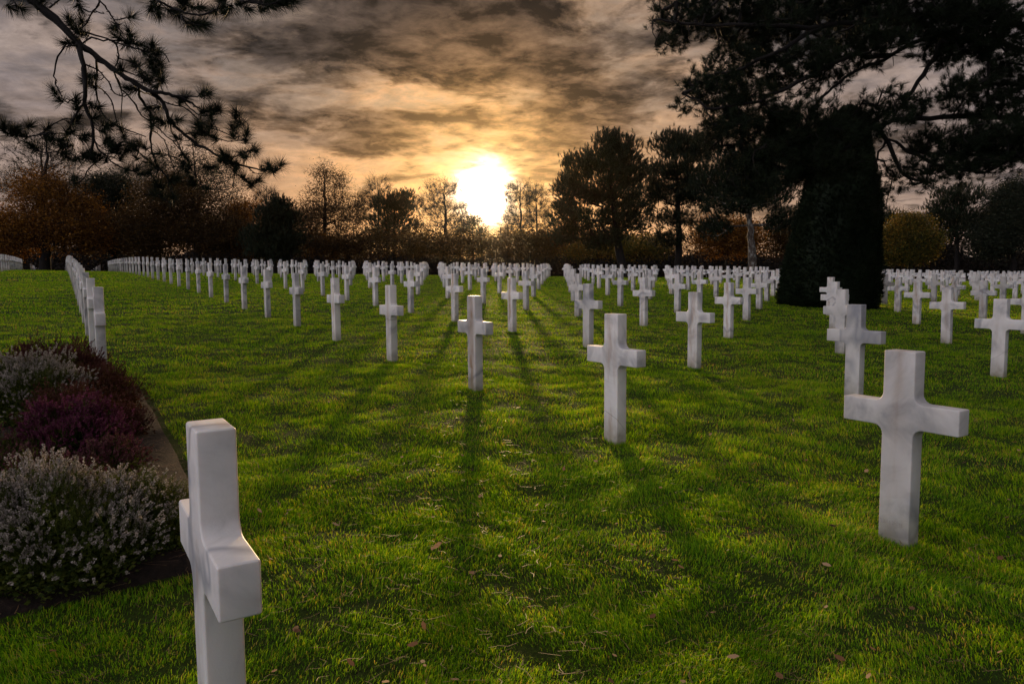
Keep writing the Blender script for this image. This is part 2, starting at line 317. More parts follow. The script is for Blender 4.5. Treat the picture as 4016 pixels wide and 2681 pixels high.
    side = nd(nt, 'ShaderNodeVectorMath', {0: d, 1: (-.93, -.22, .30)}, operation='DOT_PRODUCT').outputs['Value']
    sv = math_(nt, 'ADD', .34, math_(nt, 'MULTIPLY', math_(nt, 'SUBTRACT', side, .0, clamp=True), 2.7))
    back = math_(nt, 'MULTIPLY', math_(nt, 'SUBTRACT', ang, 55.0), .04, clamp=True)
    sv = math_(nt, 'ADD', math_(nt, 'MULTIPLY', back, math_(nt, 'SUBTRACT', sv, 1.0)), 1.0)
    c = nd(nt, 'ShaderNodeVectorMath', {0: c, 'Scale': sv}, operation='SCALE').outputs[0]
    sky = nd(nt, 'ShaderNodeTexSky', sky_type='NISHITA', sun_disc=False, sun_elevation=SUN_EL, sun_rotation=SUN_AZ, altitude=50)
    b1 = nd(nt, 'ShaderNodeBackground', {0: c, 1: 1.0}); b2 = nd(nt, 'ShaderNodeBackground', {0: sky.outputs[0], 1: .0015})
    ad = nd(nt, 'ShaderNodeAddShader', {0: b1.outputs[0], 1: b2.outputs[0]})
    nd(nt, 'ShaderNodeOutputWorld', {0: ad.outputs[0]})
    w.cycles.sampling_method = 'MANUAL'; w.cycles.sample_map_resolution = 1024
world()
sl = bpy.data.lights.new('sun', 'SUN'); sl.energy = 4.6; sl.angle = R(2.4); sl.color = (1.0, .66, .34)
so = bpy.data.objects.new('sun', sl); col.objects.link(so)
sd = Vector((math.sin(SUN_AZ)*math.cos(SUN_EL), math.cos(SUN_AZ)*math.cos(SUN_EL), math.sin(SUN_EL)))
so.rotation_euler = sd.to_track_quat('Z', 'Y').to_euler(); so.location = sd*60

cam = bpy.data.cameras.new('camera'); cam.sensor_fit = 'HORIZONTAL'; cam.sensor_width = 36; cam.lens = 36*FPX/PW; cam.clip_end = 2000; cam.clip_start = .02
co = bpy.data.objects.new('camera', cam); col.objects.link(co); co.location = (0, 0, CZ)
co.rotation_euler = (Matrix.Rotation(pi/2-PITCH, 3, 'X') @ Matrix.Rotation(ROLL, 3, 'Z')).to_euler()
sc.camera = co
def px_of(p):                               # back to 2349-pixel coordinates
    x, y, z = p[0], p[1], p[2]-CZ; c, s = math.cos(PITCH), math.sin(PITCH)
    d = y*c-z*s; u = y*s+z*c; X, Y = x/d, -u/d
    X, Y = X*math.cos(ROLL)-Y*math.sin(ROLL), X*math.sin(ROLL)+Y*math.cos(ROLL)
    return (PW/2+FPX*X)*2349/PW, (PH/2+FPX*Y)*2349/PW, d

# ------------------------------------------------------------------ ground
def ground():
    a = np.concatenate([np.arange(-9, 9.01, .14)]); b = 9*1.055**np.arange(1, 70); xs = np.concatenate([-b[::-1], a, b])
    ys = np.concatenate([-60*1.0*np.linspace(1, 0, 12)[:-1]**1.5, np.arange(0, 12, .14), 12*1.032**np.arange(0, 122)])
    X, Y = np.meshgrid(xs, ys); Z = G(X, Y)
    V = np.stack([X, Y, Z], -1).reshape(-1, 3); nx = len(xs); ny = len(ys)
    k = (np.arange(ny-1)[:, None]*nx+np.arange(nx-1)[None]).ravel()
    F = np.stack([k, k+1, k+1+nx, k+nx], 1)
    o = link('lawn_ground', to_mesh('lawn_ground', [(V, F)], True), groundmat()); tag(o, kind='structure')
ground()
BI0, BI1, BJ0, BJ1 = .62, 2.72, -1.15, .105
def in_bed(x, y, m=0.0):
    i, j = ij(x, y); return (i > BI0-m) & (i < BI1+m) & (j > BJ0-m) & (j < BJ1+m)
def bed():
    n, k = 70, 60; I, J = np.meshgrid(np.linspace(BI0, BI1, n), np.linspace(BJ0, BJ1, k))
    P = O+I[..., None]*RV+J[..., None]*VV
    e = np.minimum(np.minimum(I-BI0, BI1-I)*2.4, np.minimum(J-BJ0, BJ1-J)*3.5); e = np.clip(e/.3, 0, 1)
    Z = G(P[..., 0], P[..., 1])+.012+.10*e**.7
    for idx in np.ndindex(Z.shape): Z[idx] += .02*e[idx]*mnoise.noise(Vector((P[idx][0]*9, P[idx][1]*9, 0)))+.008*mnoise.noise(Vector((P[idx][0]*31, P[idx][1]*31, 3)))
    Z[0], Z[-1], Z[:, 0], Z[:, -1] = Z[0]-.09, Z[-1]-.09, Z[:, 0]-.09, Z[:, -1]-.09
    V = np.concatenate([P, Z[..., None]], -1).reshape(-1, 3)
    q = (np.arange(k-1)[:, None]*n+np.arange(n-1)[None]).ravel(); F = np.stack([q, q+1, q+1+n, q+n], 1)
    m = solidmat('bed_soil', [(.3, (.006, .004, .003)), (.55, (.020, .012, .008)), (.8, (.055, .033, .020))], 28, .95, .9, bdist=.02)
    o = link('flower_bed_soil', to_mesh('flower_bed_soil', [(V, F)], True), m); tag(o, kind='structure')
bed()

# ------------------------------------------------------------------ headstones
HH, WW, TT, SS, AT, AB = 1.07, .1708, .1003, .6324, .7915, .6557
def cross_mesh(bev=True):
    r = .048; pts = []
    def arc(cx, cz, a0, a1, n=6):
        for t in np.linspace(a0, a1, n): pts.append((cx+r*math.cos(t), cz+r*math.sin(t)))
    w = WW/2; s = SS/2
    pts.append((w, -.08)); arc(w+r, AB-r, pi, pi/2)
    pts.append((s, AB)); pts.append((s, AT)); arc(w+r, AT+r, 3*pi/2, pi)
    pts.append((w, HH)); pts.append((-w, HH)); arc(-w-r, AT+r, 2*pi, 3*pi/2)
    pts.append((-s, AT)); pts.append((-s, AB)); arc(-w-r, AB-r, pi/2, 0)
    pts.append((-w, -.08))
    bm = bmesh.new(); v = [bm.verts.new((x, -TT/2, z)) for x, z in pts]; f = bm.faces.new(v)
    ex = bmesh.ops.extrude_face_region(bm, geom=[f]); nv = [g for g in ex['geom'] if isinstance(g, bmesh.types.BMVert)]
    bmesh.ops.translate(bm, verts=nv, vec=(0, TT, 0)); bmesh.ops.recalc_face_normals(bm, faces=bm.faces)
    if bev:
        bm.normal_update()
        es = [e for e in bm.edges if len(e.link_faces) == 2 and e.calc_face_angle() > .9 and e.verts[0].co.z+e.verts[1].co.z > -.15]
        bmesh.ops.bevel(bm, geom=es, offset=.008, segments=3, affect='EDGES', profile=.5)
    big = [f for f in bm.faces if len(f.verts) > 4]; bmesh.ops.triangulate(bm, faces=big)
    me = bpy.data.meshes.new('marble_cross'); bm.to_mesh(me); bm.free()
    me.polygons.foreach_set('use_smooth', [True]*len(me.polygons)); me.set_sharp_from_angle(angle=R(28)); me.materials.append(MARBLE); return me
def star_mesh():
    bm = bmesh.new()
    def prism(pts, y0, y1):
        v = [bm.verts.new((x, y0, z)) for x, z in pts]; f = bm.faces.new(v)
        ex = bmesh.ops.extrude_face_region(bm, geom=[f]); nv = [g for g in ex['geom'] if isinstance(g, bmesh.types.BMVert)]
        bmesh.ops.translate(bm, verts=nv, vec=(0, y1-y0, 0))
    w = WW/2; prism([(w, -.08), (w, .62), (-w, .62), (-w, -.08)], -TT/2, TT/2)
    cz, ro, ri = .79, .27, .156
    prism([((ro if k % 2 == 0 else ri)*math.cos(pi/2+k*pi/6), cz+(ro if k % 2 == 0 else ri)*math.sin(pi/2+k*pi/6)) for k in range(12)], -TT/2-.003, TT/2+.003)
    bmesh.ops.recalc_face_normals(bm, faces=bm.faces); bmesh.ops.triangulate(bm, faces=[f for f in bm.faces if len(f.verts) > 4])
    me = bpy.data.meshes.new('star_headstone'); bm.to_mesh(me); bm.free(); me.materials.append(MARBLE); return me
CM = cross_mesh(); CM_FAR = cross_mesh(False); SM = star_mesh()
ORD = 'zeroth first second third fourth fifth sixth seventh eighth ninth tenth eleventh twelfth thirteenth fourteenth fifteenth sixteenth seventeenth eighteenth nineteenth twentieth'.split()
TENS = {2: 'twenty', 3: 'thirty'}
def ordn(n):
    return ORD[n] if n <= 20 else (TENS[n//10]+'-'+ORD[n % 10] if n % 10 else {30: 'thirtieth', 40: 'fortieth'}.get(n, ORD[20]))
YEW = at(1908, 700, 24.2); YEW = (YEW[0], 24.2)
PINE_A = (at(1723, 600, 62)[0], 62.0)
HAND = {
 (0, 0): 'large white marble cross with grey vein at the heather bed corner, cut by bottom edge',
 (0, 1): 'large white marble cross with faint yellow stain and a number carved near its foot',
 (1, 1): 'white marble cross with a diagonal crack low on its stem, nearest to photo centre',
 (2, 1): 'white marble cross with a long rusty streak down its middle, in the sunlit strip',
 (3, 1): 'white marble cross just left of the rust-streaked cross, brown line across its stem',
 (1, 2): 'white marble cross partly hidden behind the large numbered cross on the right',
 (1, 3): 'white marble cross at the right edge with a thin diagonal crack on its stem',
 (3, 0): 'white marble cross rising directly behind the heather bed, first of its end-on row'}
STARS = {(26, 1): 'white star-topped headstone in the long row of crosses far left',
         (11, 0): 'white star-topped headstone peeking out of the end-on row behind the heather bed',
         (12, 20): 'white star-topped headstone among far crosses at the right edge',
         (9, 15): 'white star-topped headstone beside the gap among crosses far right'}
def crosses():
    lst = []
    for j in range(-6, 34):
        for i in range(-2, 34):
            p = O+i*RV+j*VV; x, y = p
            if y < .6: continue
            if i < 3 and j <= 0 and (i, j) != (0, 0): continue
            if j < 0 and i < 12: continue
            ymax = np.interp(x, [-60, -45, 8, 20, 34, 60], [74, 72.5, 70, 61.5, 72, 84])
            if y > ymax: continue
            if math.hypot(x-YEW[0], y-YEW[1]) < 2.3 or math.hypot(x-PINE_A[0], y-PINE_A[1]) < 1.6: continue
            z = float(T(x, y)); t = px_of((x, y, z+HH)); b = px_of((x, y, z))
            m = 40+700/y
            if b[0] < -m or b[0] > 2349+m or t[1] > 1600: continue
            inside = -12 < t[0] < 2361 or -12 < b[0] < 2361 or abs(x/y-math.copysign(.7115, x)) < .34/y
            lst.append((math.hypot(x, y), i, j, x, y, z, inside))
    lst.sort()
    ins = [l for l in lst if l[6]]
    print('crosses in view', len(ins), 'all', len(lst))
    near = set((l[1], l[2]) for l in ins[:296]); far = []
    count = {}
    for d, i, j, x, y, z, inside in sorted(ins, key=lambda l: (l[2], l[1])):
        count[j] = count.get(j, 0)+1
        if (i, j) not in near and (i, j) not in STARS: far.append((i, j, x, y, z)); continue
        jit = rng.normal(size=3)*np.array([.006, .006, .012])
        star = (i, j) in STARS
        me = SM if star else (CM if d < 30 else CM_FAR)
        if (i, j) in SPECIAL: me = me.copy(); me.materials[0] = SPECIAL[(i, j)]
        o = link('star_headstone' if star else 'marble_cross', me, None, None, (x+jit[0], y+jit[1], z))
        o.rotation_euler = (rng.normal()*.006, rng.normal()*.006, YAW+jit[2])
        if i == 0 and j in (0, 1) or (i, j) in ((1, 1), (2, 1), (1, 3), (3, 1)): o.rotation_euler = (0, 0, YAW)
        if star: tag(o, STARS[(i, j)], 'headstone', 'star-topped headstones')
        else:
            a = ordn(count[j])
            if (i, j) in HAND: lb = HAND[(i, j)]
            elif j == 0: lb = f'white marble cross, {a} counting back along the row ending at the heather bed'
            elif j < 0: lb = f'white marble cross, {a} along the {ordn(-j)} row left of the heather bed row'
            else: lb = f'white marble cross, {a} from the front in the {ordn(j)} row right of the heather bed'
            tag(o, lb, 'headstone', 'white marble crosses on the lawn')
        if (i, j) == (0, 1): number(o)
    for l in lst:
        if not l[6]: continue
    # the farthest crosses and the second field of graves beyond the first, together one mass
    P = [(x, y, z) for i, j, x, y, z in far]
    for j in range(-14, 46):
        for i in range(30, 62):
            p = O+i*RV+j*VV; x, y = p
            if not (84 < y < 116): continue
            if (j % 7 in (0, 5) and i % 9 < 4) : continue
            if not (-.72 < x/y < -.56 or .22 < x/y < .74): continue
            if x < 0 and (i % 4 == 0): continue
            P.append((x, y, float(T(x, y))))
    vs = np.array([v.co[:] for v in CM_FAR.vertices]); fs = [tuple(p.vertices) for p in CM_FAR.polygons]
    q4 = np.array([f for f in fs if len(f) == 4]); q3 = np.array([f for f in fs if len(f) == 3])
    c, s = math.cos(YAW), math.sin(YAW); vr = np.stack([vs[:, 0]*c-vs[:, 1]*s, vs[:, 0]*s+vs[:, 1]*c, vs[:, 2]], 1)
    parts = []
    for p in P:
        V = vr+np.array(p); parts.append((V, q4)); parts.append((V, q3))
    o = link('distant_crosses', to_mesh('distant_crosses', parts), MARBLE); tag(o, 'mass of tiny white crosses in the farthest rows before the dark trees', 'headstones', kind='stuff')
def number(parent):
    cu = bpy.data.curves.new('serial_number', 'FONT'); cu.body = '33412971'; cu.size = .03; cu.align_x = 'CENTER'; cu.extrude = .0006; cu.space_character = 1.12
    t = bpy.data.objects.new('tmp', cu); col.objects.link(t); dg = bpy.context.evaluated_depsgraph_get()
    me = bpy.data.meshes.new_from_object(t.evaluated_get(dg)); bpy.data.objects.remove(t)
    m = flatmat('carved_shadow', (.40, .36, .32)); me.materials.clear(); me.materials.append(m)
    o = bpy.data.objects.new('carved_number', me); col.objects.link(o); o.parent = parent
    o.location = (-.012, -TT/2-.0009, .115); o.rotation_euler = (pi/2, 0, 0); o['label'] = 'number 33412971 carved faintly into the foot of the cross'
crosses()

# ------------------------------------------------------------------ grass
def grass():
    parts = []
    def band(r0, r1, dens, w, h, fine, ang=.84):
        area = ang*(r1*r1-r0*r0); n = int(area*dens)
        r = np.sqrt(rng.uniform(r0*r0, r1*r1, n)); th = rng.uniform(-ang, ang, n)
        x = r*np.sin(th); y = r*np.cos(th)
        cl = np.sin(5.1*x+2*np.sin(3.3*y))*np.sin(6.3*y+1.7*np.sin(2.9*x))+.6*np.sin(17*x+4*np.sin(9*y))*np.sin(19*y)
        keep = (rng.uniform(-1.6, 1.1, n) < cl) & ~in_bed(x, y, .0) & (y < 86)
        if r1 < 17:
            i, j = ij(x, y); bi = np.round(i); bj = np.round(j); dx = (i-bi)*2.397; dy = (j-bj)*3.526
            keep &= ~((np.abs(dx) < .088) & (np.abs(dy) < .053))
        keep &= np.hypot(x-YEW[0], y-YEW[1]) > 1.5
        x = x[keep]; y = y[keep]; cl = cl[keep]; n = len(x); z = G(x, y)
        H = h*rng.uniform(.45, 1.4, n)*(1+.28*cl); Wd = w*rng.uniform(.6, 1.3, n)
        flow = 2.2*np.sin(2.1*x+1.3*y)+1.8*np.sin(3.7*y-1.1*x)+rng.normal(size=n)*1.1
        ln = rng.uniform(.15, 1.0, n)*H
        lx, ly = np.cos(flow)*ln, np.sin(flow)*ln
        a = rng.uniform(0, pi, n); ux, uy = np.cos(a)*Wd*.5, np.sin(a)*Wd*.5
        B = np.stack([x, y, z-.004], 1); U = np.stack([ux, uy, 0*x], 1); L = np.stack([lx, ly, 0*x], 1); Zh = np.stack([0*x, 0*x, H], 1)
        if fine:
            Mx = B+L*.32+Zh*.62; Tp = B+L*1.0+Zh*np.clip(1-.25*(ln/H), .5, 1)[:, None]
            V = np.stack([B-U, B+U, Mx+U*.8, Mx-U*.8, Tp], 1).reshape(-1, 3); k = np.arange(n)[:, None]*5
            parts.append((V, k+np.array([[0, 1, 2, 3]]))); parts.append((np.zeros((0, 3)), None))
            parts[-1] = None; parts.pop()
            tri.append((len(parts)-1, k+np.array([[3, 2, 4]])))
        else:
            Tp = B+L*.8+Zh; V = np.stack([B-U, B+U, Tp], 1).reshape(-1, 3); parts.append((V, (np.arange(n*3)).reshape(-1, 3)))
    tri = []
    band(.7, 3.2, 34000, .0026, .028, True, .95)
    band(3.2, 5.5, 20000, .0034, .029, True, .90)
    band(5.5, 10, 8500, .0052, .030, False)
    band(10, 18, 2300, .009, .032, False)
    band(18, 36, 700, .020, .034, False)
    band(36, 84, 130, .045, .042, False, .78)
    for i_ in range(0, 7):
        for j_ in range(0, 6):
            if j_ == 0 and i_ in (1, 2): continue
            c_ = O+i_*RV+j_*VV
            if c_[1] < 1 or np.hypot(*c_) > 15: continue
            n = 520; e_ = rng.uniform(0, 1, n); a_ = rng.integers(0, 4, n); off_ = np.abs(rng.normal(size=n))*.012+.001
            hx, hy = WW/2, TT/2; lx_ = np.where(a_ < 2, (e_*2-1)*(hx+.01), np.where(a_ == 2, hx+off_, -hx-off_)); ly_ = np.where(a_ == 0, -hy-off_, np.where(a_ == 1, hy+off_, (e_*2-1)*(hy+.01)))
            cc, ss = math.cos(YAW), math.sin(YAW); x = c_[0]+lx_*cc-ly_*ss; y = c_[1]+lx_*ss+ly_*cc; z = G(x, y)
            H = rng.uniform(.018, .05, n); w_ = .0028*max(1, np.hypot(*c_)/4); th = rng.uniform(0, 2*pi, n); ux, uy = np.cos(th)*w_*.5, np.sin(th)*w_*.5
            B = np.stack([x, y, z-.004], 1); U = np.stack([ux, uy, 0*x], 1); tl = rng.normal(size=(n, 3))*.012; tl[:, 2] = H
            parts.append((np.stack([B-U, B+U, B+tl], 1).reshape(-1, 3), np.arange(n*3).reshape(-1, 3)))
    # merge: append tri faces of the fine blades with shared vertices
    vs = []; fl = []; ls = []; off = 0
    tmap = {a: b for a, b in tri}
    for q, (V, F) in enumerate(parts):
        vs.append(V.astype(np.float32)); fl.append((F+off).astype(np.int32).ravel()); ls.append(np.full(len(F), F.shape[1], np.int32))
        if q in tmap: fl.append((tmap[q]+off).astype(np.int32).ravel()); ls.append(np.full(len(tmap[q]), 3, np.int32))
        off += len(V)
    V = np.concatenate(vs); idx = np.concatenate(fl); tot = np.concatenate(ls); print('grass faces', len(tot))
    me = bpy.data.meshes.new('grass'); me.vertices.add(len(V)); me.vertices.foreach_set('co', V.ravel())
    me.loops.add(len(idx)); me.loops.foreach_set('vertex_index', idx); me.polygons.add(len(tot))
    st = np.zeros(len(tot), np.int32); st[1:] = np.cumsum(tot)[:-1]
    me.polygons.foreach_set('loop_start', st); me.polygons.foreach_set('loop_total', tot); me.update(calc_edges=True)
    o = link('grass', me, grassmat()); tag(o, 'short green lawn grass covering the ground between the crosses', 'grass', kind='stuff')
grass()
def litter():
    n = 3600; r = 1.2+rng.exponential(3.2, n); th = rng.uniform(-.8, .8, n); x = r*np.sin(th)+.5; y = r*np.cos(th)
    # more under the pine at the left and right front
    k = r < 14; x, y = x[k], y[k]; n = len(x); z = G(x, y)+rng.uniform(.020, .040, n)
    a = rng.uniform(0, 2*pi, n); L = rng.uniform(.04, .10, n); parts = []
    D = np.stack([np.cos(a), np.sin(a), rng.normal(size=n)*.12], 1); S_ = np.stack([-np.sin(a), np.cos(a), 0*a], 1); C = np.stack([x, y, z], 1)
    cv = rng.normal(size=(n, 1))*.18
    w = .0010*np.clip(r[k][:, None]/2.5, 1, 2.5)
    Pm = [C-D*L[:, None]*.5, C+S_*cv*L[:, None], C+D*L[:, None]*.5]
    V = np.stack([Pm[0]-S_*w, Pm[0]+S_*w, Pm[1]+S_*w, Pm[1]-S_*w, Pm[2]+S_*w*.6, Pm[2]-S_*w*.6], 1).reshape(-1, 3)
    q = np.arange(n)[:, None]*6; F = np.concatenate([q+np.array([[0, 1, 2, 3]]), q+np.array([[3, 2, 4, 5]])])
    m = leafmat('dry_needles', [(.2, (.07, .035, .015)), (.6, (.19, .11, .05)), (.9, (.34, .23, .12))], 8, trans=.1)
    o = link('fallen_pine_needles', to_mesh('needles', [(V, F)]), m); tag(o, 'dry tan pine needles scattered over the lawn', 'pine needles', kind='stuff')
    n = 300; r = 2+rng.exponential(6, n); th = rng.uniform(-.74, .74, n); x = r*np.sin(th); y = r*np.cos(th); k = ~in_bed(x, y); x, y = x[k], y[k]; n = len(x)
    C = np.stack([x, y, G(x, y)+.036], 1); a = rng.uniform(0, 2*pi, n); D = np.stack([np.cos(a), np.sin(a), rng.normal(size=n)*.25], 1); S_ = np.stack([-np.sin(a), np.cos(a), rng.normal(size=n)*.3], 1)
    L = rng.uniform(.012, .026, (n, 1)); V = np.stack([C-D*L, C-D*L*.3+S_*L*.5, C+D*L*.5+S_*L*.4, C+D*L*1.1, C+D*L*.5-S_*L*.4, C-D*L*.3-S_*L*.5], 1).reshape(-1, 3)
    F = np.arange(n)[:, None]*6+np.arange(6)[None]
    m = leafmat('dead_leaves', [(.25, (.05, .02, .008)), (.5, (.28, .13, .05)), (.8, (.55, .36, .20))], 3, trans=.25)
    o = link('fallen_leaves', to_mesh('leaves', [(V, F)]), m); tag(o, 'small brown and tan leaves strewn thinly over the lawn', 'fallen leaves', kind='stuff')
litter()

# ------------------------------------------------------------------ heather bed
def sprigs(P, D, L, leafw, nl, nb, bl0):
    """stems at P along D; returns stem tubes, green leaflets, blossoms"""
    n = len(P); d, u, w = frame(D)
    st = tubes(P, P+d*L[:, None], np.full(n, .0012), np.full(n, .0006), 3)
    def ringed(k, t0, t1, s, out):
        m = n*k; t = rng.uniform(t0, t1, (m, 1)); ph = rng.uniform(0, 2*pi, (m, 1))
        p = np.repeat(P, k, 0)+np.repeat(d, k, 0)*np.repeat(L, k)[:, None]*t
        o = np.repeat(u, k, 0)*np.cos(ph)+np.repeat(w, k, 0)*np.sin(ph); e = nrm(o+np.repeat(d, k, 0)*.9)
        sd_ = nrm(np.cross(e, rand_dir(m))); s = s*rng.uniform(.6, 1.3, (m, 1)); b = p+o*out
        return b, e, sd_, s
    b, e, sd_, s = ringed(nl, .0, 1.0, leafw, .0015)
    V = np.stack([b-sd_*s*.18, b+sd_*s*.18, b+e*s], 1).reshape(-1, 3); lf = (V, np.arange(len(V)).reshape(-1, 3))
    b, e, sd_, s = ringed(nb, bl0, 1.02, .0095, .004)
    w2 = np.cross(e, sd_)
    V = np.stack([b-e*s*.4, b+sd_*s*.42, b+e*s*.6, b-sd_*s*.42], 1).reshape(-1, 3); V2 = np.stack([b-e*s*.4, b+w2*s*.42, b+e*s*.6, b-w2*s*.42], 1).reshape(-1, 3)
    q = np.arange(len(V)).reshape(-1, 4)
    return st, lf, (np.concatenate([V, V2]), np.concatenate([q, q+len(V)]))
G_HE = leafmat('heather_green', [(.2, (.018, .030, .008)), (.5, (.06, .085, .016)), (.8, (.17, .19, .035)), (.97, (.27, .26, .06))], 6, trans=.35, spec=.1)
G_BR = leafmat('heather_brown', [(.2, (.020, .010, .007)), (.5, (.06, .028, .014)), (.8, (.14, .055, .02)), (.97, (.2, .09, .03))], 6, trans=.3, spec=.1)
def bmat(name, a, b): return leafmat(name, [(.15, tuple(x*.6 for x in a)), (.45, a), (.75, b)], 12, trans=.25, tcol=(1, 1, 1), spec=.1)
B_WH = bmat('white_blossom', (.38, .33, .29), (.70, .63, .57)); B_MG = bmat('magenta_blossom', (.15, .032, .075), (.36, .10, .19))
B_PK = bmat('pink_blossom', (.17, .05, .07), (.34, .15, .16)); B_RD = bmat('dry_red_blossom', (.10, .035, .034), (.22, .09, .075))
def heather(name, label, cx, cy, rx, ry, h, n, green, blossom, bl=.45, nb=34, L=(.045, .115), patch=0, tallspk=0, rot=0.0, up=.8):
    z0 = float(G(cx, cy))+.05; root = empty(name, (cx, cy, z0))
    tag(root, label, 'heather', 'heather plants in the flower bed')
    a = rng.uniform(0, 2*pi, n); t = np.sqrt(rng.uniform(0, 1, n))
    ex = np.cos(a)*t; ey = np.sin(a)*t; hz = np.sqrt(np.clip(1-t**2, 0, 1))**.75
    lump = 1+.09*np.sin(5*a+2*t*5)+.14*np.sin(7*ex+3)*np.sin(6*ey+1+cx)+.07*np.sin(15*ex+cy)*np.sin(13*ey)
    l = rng.uniform(*L, n)*(1+tallspk*(rng.uniform(size=n) > .93))
    x, y = ex*rx*lump, ey*ry*lump; c, s = math.cos(rot), math.sin(rot); xr = x*c-y*s; yr = x*s+y*c
    inner = rng.uniform(.78, 1.0, n)
    P = np.stack([xr*inner, yr*inner, (h-.06)*hz*lump*inner], 1)
    D = np.stack([xr/rx*.55, yr/ry*.55, hz*.5+up*.6], 1)+rng.normal(size=(n, 3))*.36
    D[:, 2] = np.abs(D[:, 2])+.05
    k = np.ones(n, bool)
    if patch: k = (np.sin(7*ex+1)+np.sin(6*ey+patch)+rng.normal(size=n)*.7) > -.5
    st, lf, _ = sprigs(P, D, l, .0075, 34, 1, .9)
    _, _, bs = sprigs(P[k], D[k], l[k], .0075, 1, nb, bl)
    # older wood and a dense inner mass so that the bed does not show through
    m = n*2; aa = rng.uniform(0, 2*pi, m); tt = np.sqrt(rng.uniform(0, 1, m)); ii = rng.uniform(.3, .86, m)
    X, Y = np.cos(aa)*tt*rx*ii, np.sin(aa)*tt*ry*ii; Zq = rng.uniform(0, 1, m)*(h-.07)*np.sqrt(np.clip(1-tt**2, 0, 1))*ii
    C = np.stack([X*c-Y*s, X*s+Y*c, Zq], 1); inn = cards(C, .022, 14, .03)
    stems = tubes(np.stack([C[:, 0]*.2, C[:, 1]*.2, 0*Zq], 1)[:400], C[:400], np.full(min(m, 400), .003), np.full(min(m, 400), .0015), 3)
    link('foliage', to_mesh('foliage', [lf, st, inn]), green, root)
    link('stems', to_mesh('stems', [stems]), BARK, root)
    link('blossom', to_mesh('blossom', [bs]), blossom, root)
heather('heather_plant', 'white-flowered heather bush at the front corner of the bed', -2.22, 3.25, .60, .42, .47, 3400, G_HE, B_WH, .62, 17, patch=.6, rot=-.1)
heather('heather_plant', 'low green heather with hardly a flower beside the front left cross', -1.80, 3.46, .22, .24, .36, 950, G_HE, B_WH, .85, 3, patch=3, rot=0)
heather('heather_plant', 'rounded magenta-flowered heather mound in mid bed', -2.92, 4.72, .35, .33, .46, 1700, G_HE, B_MG, .5, 28)
heather('heather_plant', 'low pink heather spreading at the left edge between white and magenta plants', -3.3, 4.25, .52, .40, .34, 1500, G_HE, B_PK, .6, 14, patch=2.2)
heather('heather_plant', 'low brown-tipped heather filling the gap behind the white bush', -2.62, 4.0, .34, .30, .28, 900, G_BR, B_PK, .75, 6, patch=1)
heather('heather_plant', 'small pink heather beside the bare strip at the bed edge', -2.56, 4.50, .18, .2, .27, 500, G_HE, B_PK, .55, 16)
heather('heather_plant', 'greyish white heather near the back of the bed at left edge', -4.05, 5.95, .62, .5, .56, 2600, G_HE, B_WH, .6, 20, patch=1.4)
heather('heather_plant', 'dark reddish heather at the back of the bed before the end-on row', -4.5, 7.0, .62, .42, .52, 2000, G_BR, B_RD, .45, 20, tallspk=.8)
heather('heather_plant', 'brown withered heather along the right side of the bed', -3.62, 6.2, .36, .52, .42, 1600, G_BR, B_RD, .75, 6, patch=2)
heather('heather_plant', 'rust brown heather just behind the magenta mound', -3.3, 5.35, .40, .28, .44, 1100, G_BR, B_RD, .85, 4)
heather('heather_plant', 'low rusty heather right of the rust brown plant, nearest the lawn edge', -3.0, 5.4, .22, .22, .28, 600, G_BR, B_RD, .8, 5)
def stones():
    pal = flatmat('pale_stone', (.30, .23, .19))
    for (x, y, s, lb) in ((-1.60, 3.33, .05, 'pale brown stone at the bed corner by the front left cross'), (-2.22, 4.42, .05, 'flat grey brown stone on bare soil beside the pink heather')):
        bm = bmesh.new(); bmesh.ops.create_icosphere(bm, subdivisions=2, radius=1)
        for v in bm.verts:
            v.co *= 1+.25*mnoise.noise(v.co*1.7+Vector((x*9, y, 0))); v.co = Vector((v.co.x*s*1.3, v.co.y*s, v.co.z*s*.45))
        me = bpy.data.meshes.new('stone'); bm.to_mesh(me); bm.free(); me.materials.append(pal)
        o = link('stone', me, None, None, (x, y, float(G(x, y))+.03)); o.rotation_euler.z = x*5; tag(o, lb, 'stone')
    # litter of dry needles on the soil
    n = 3200; i = rng.uniform(BI0+.02, BI1, n); j = rng.uniform(-.6, BJ1-.01, n); P = O+i[:, None]*RV+j[:, None]*VV
    a = rng.uniform(0, 2*pi, n); D = np.stack([np.cos(a), np.sin(a), 0*a], 1); S_ = np.stack([-np.sin(a), np.cos(a), 0*a], 1)*.0012
    e = np.clip(np.minimum((i-BI0)*2.4, (BJ1-j)*3.5)/.3, 0, 1)
    C = np.stack([P[:, 0], P[:, 1], G(P[:, 0], P[:, 1])+.03+.10*e**.7], 1); L = rng.uniform(.03, .07, (n, 1))
    V = np.stack([C-D*L-S_, C-D*L+S_, C+D*L+S_, C+D*L-S_], 1).reshape(-1, 3)
    o = link('needle_litter', to_mesh('needle_litter', [(V, np.arange(n*4).reshape(-1, 4))]), leafmat('bed_needles', [(.2, (.05, .025, .012)), (.8, (.22, .12, .06))], 9, trans=.1))
    tag(o, 'dead brown needles lying on the bed soil between heathers', 'pine needles', kind='stuff')
stones()

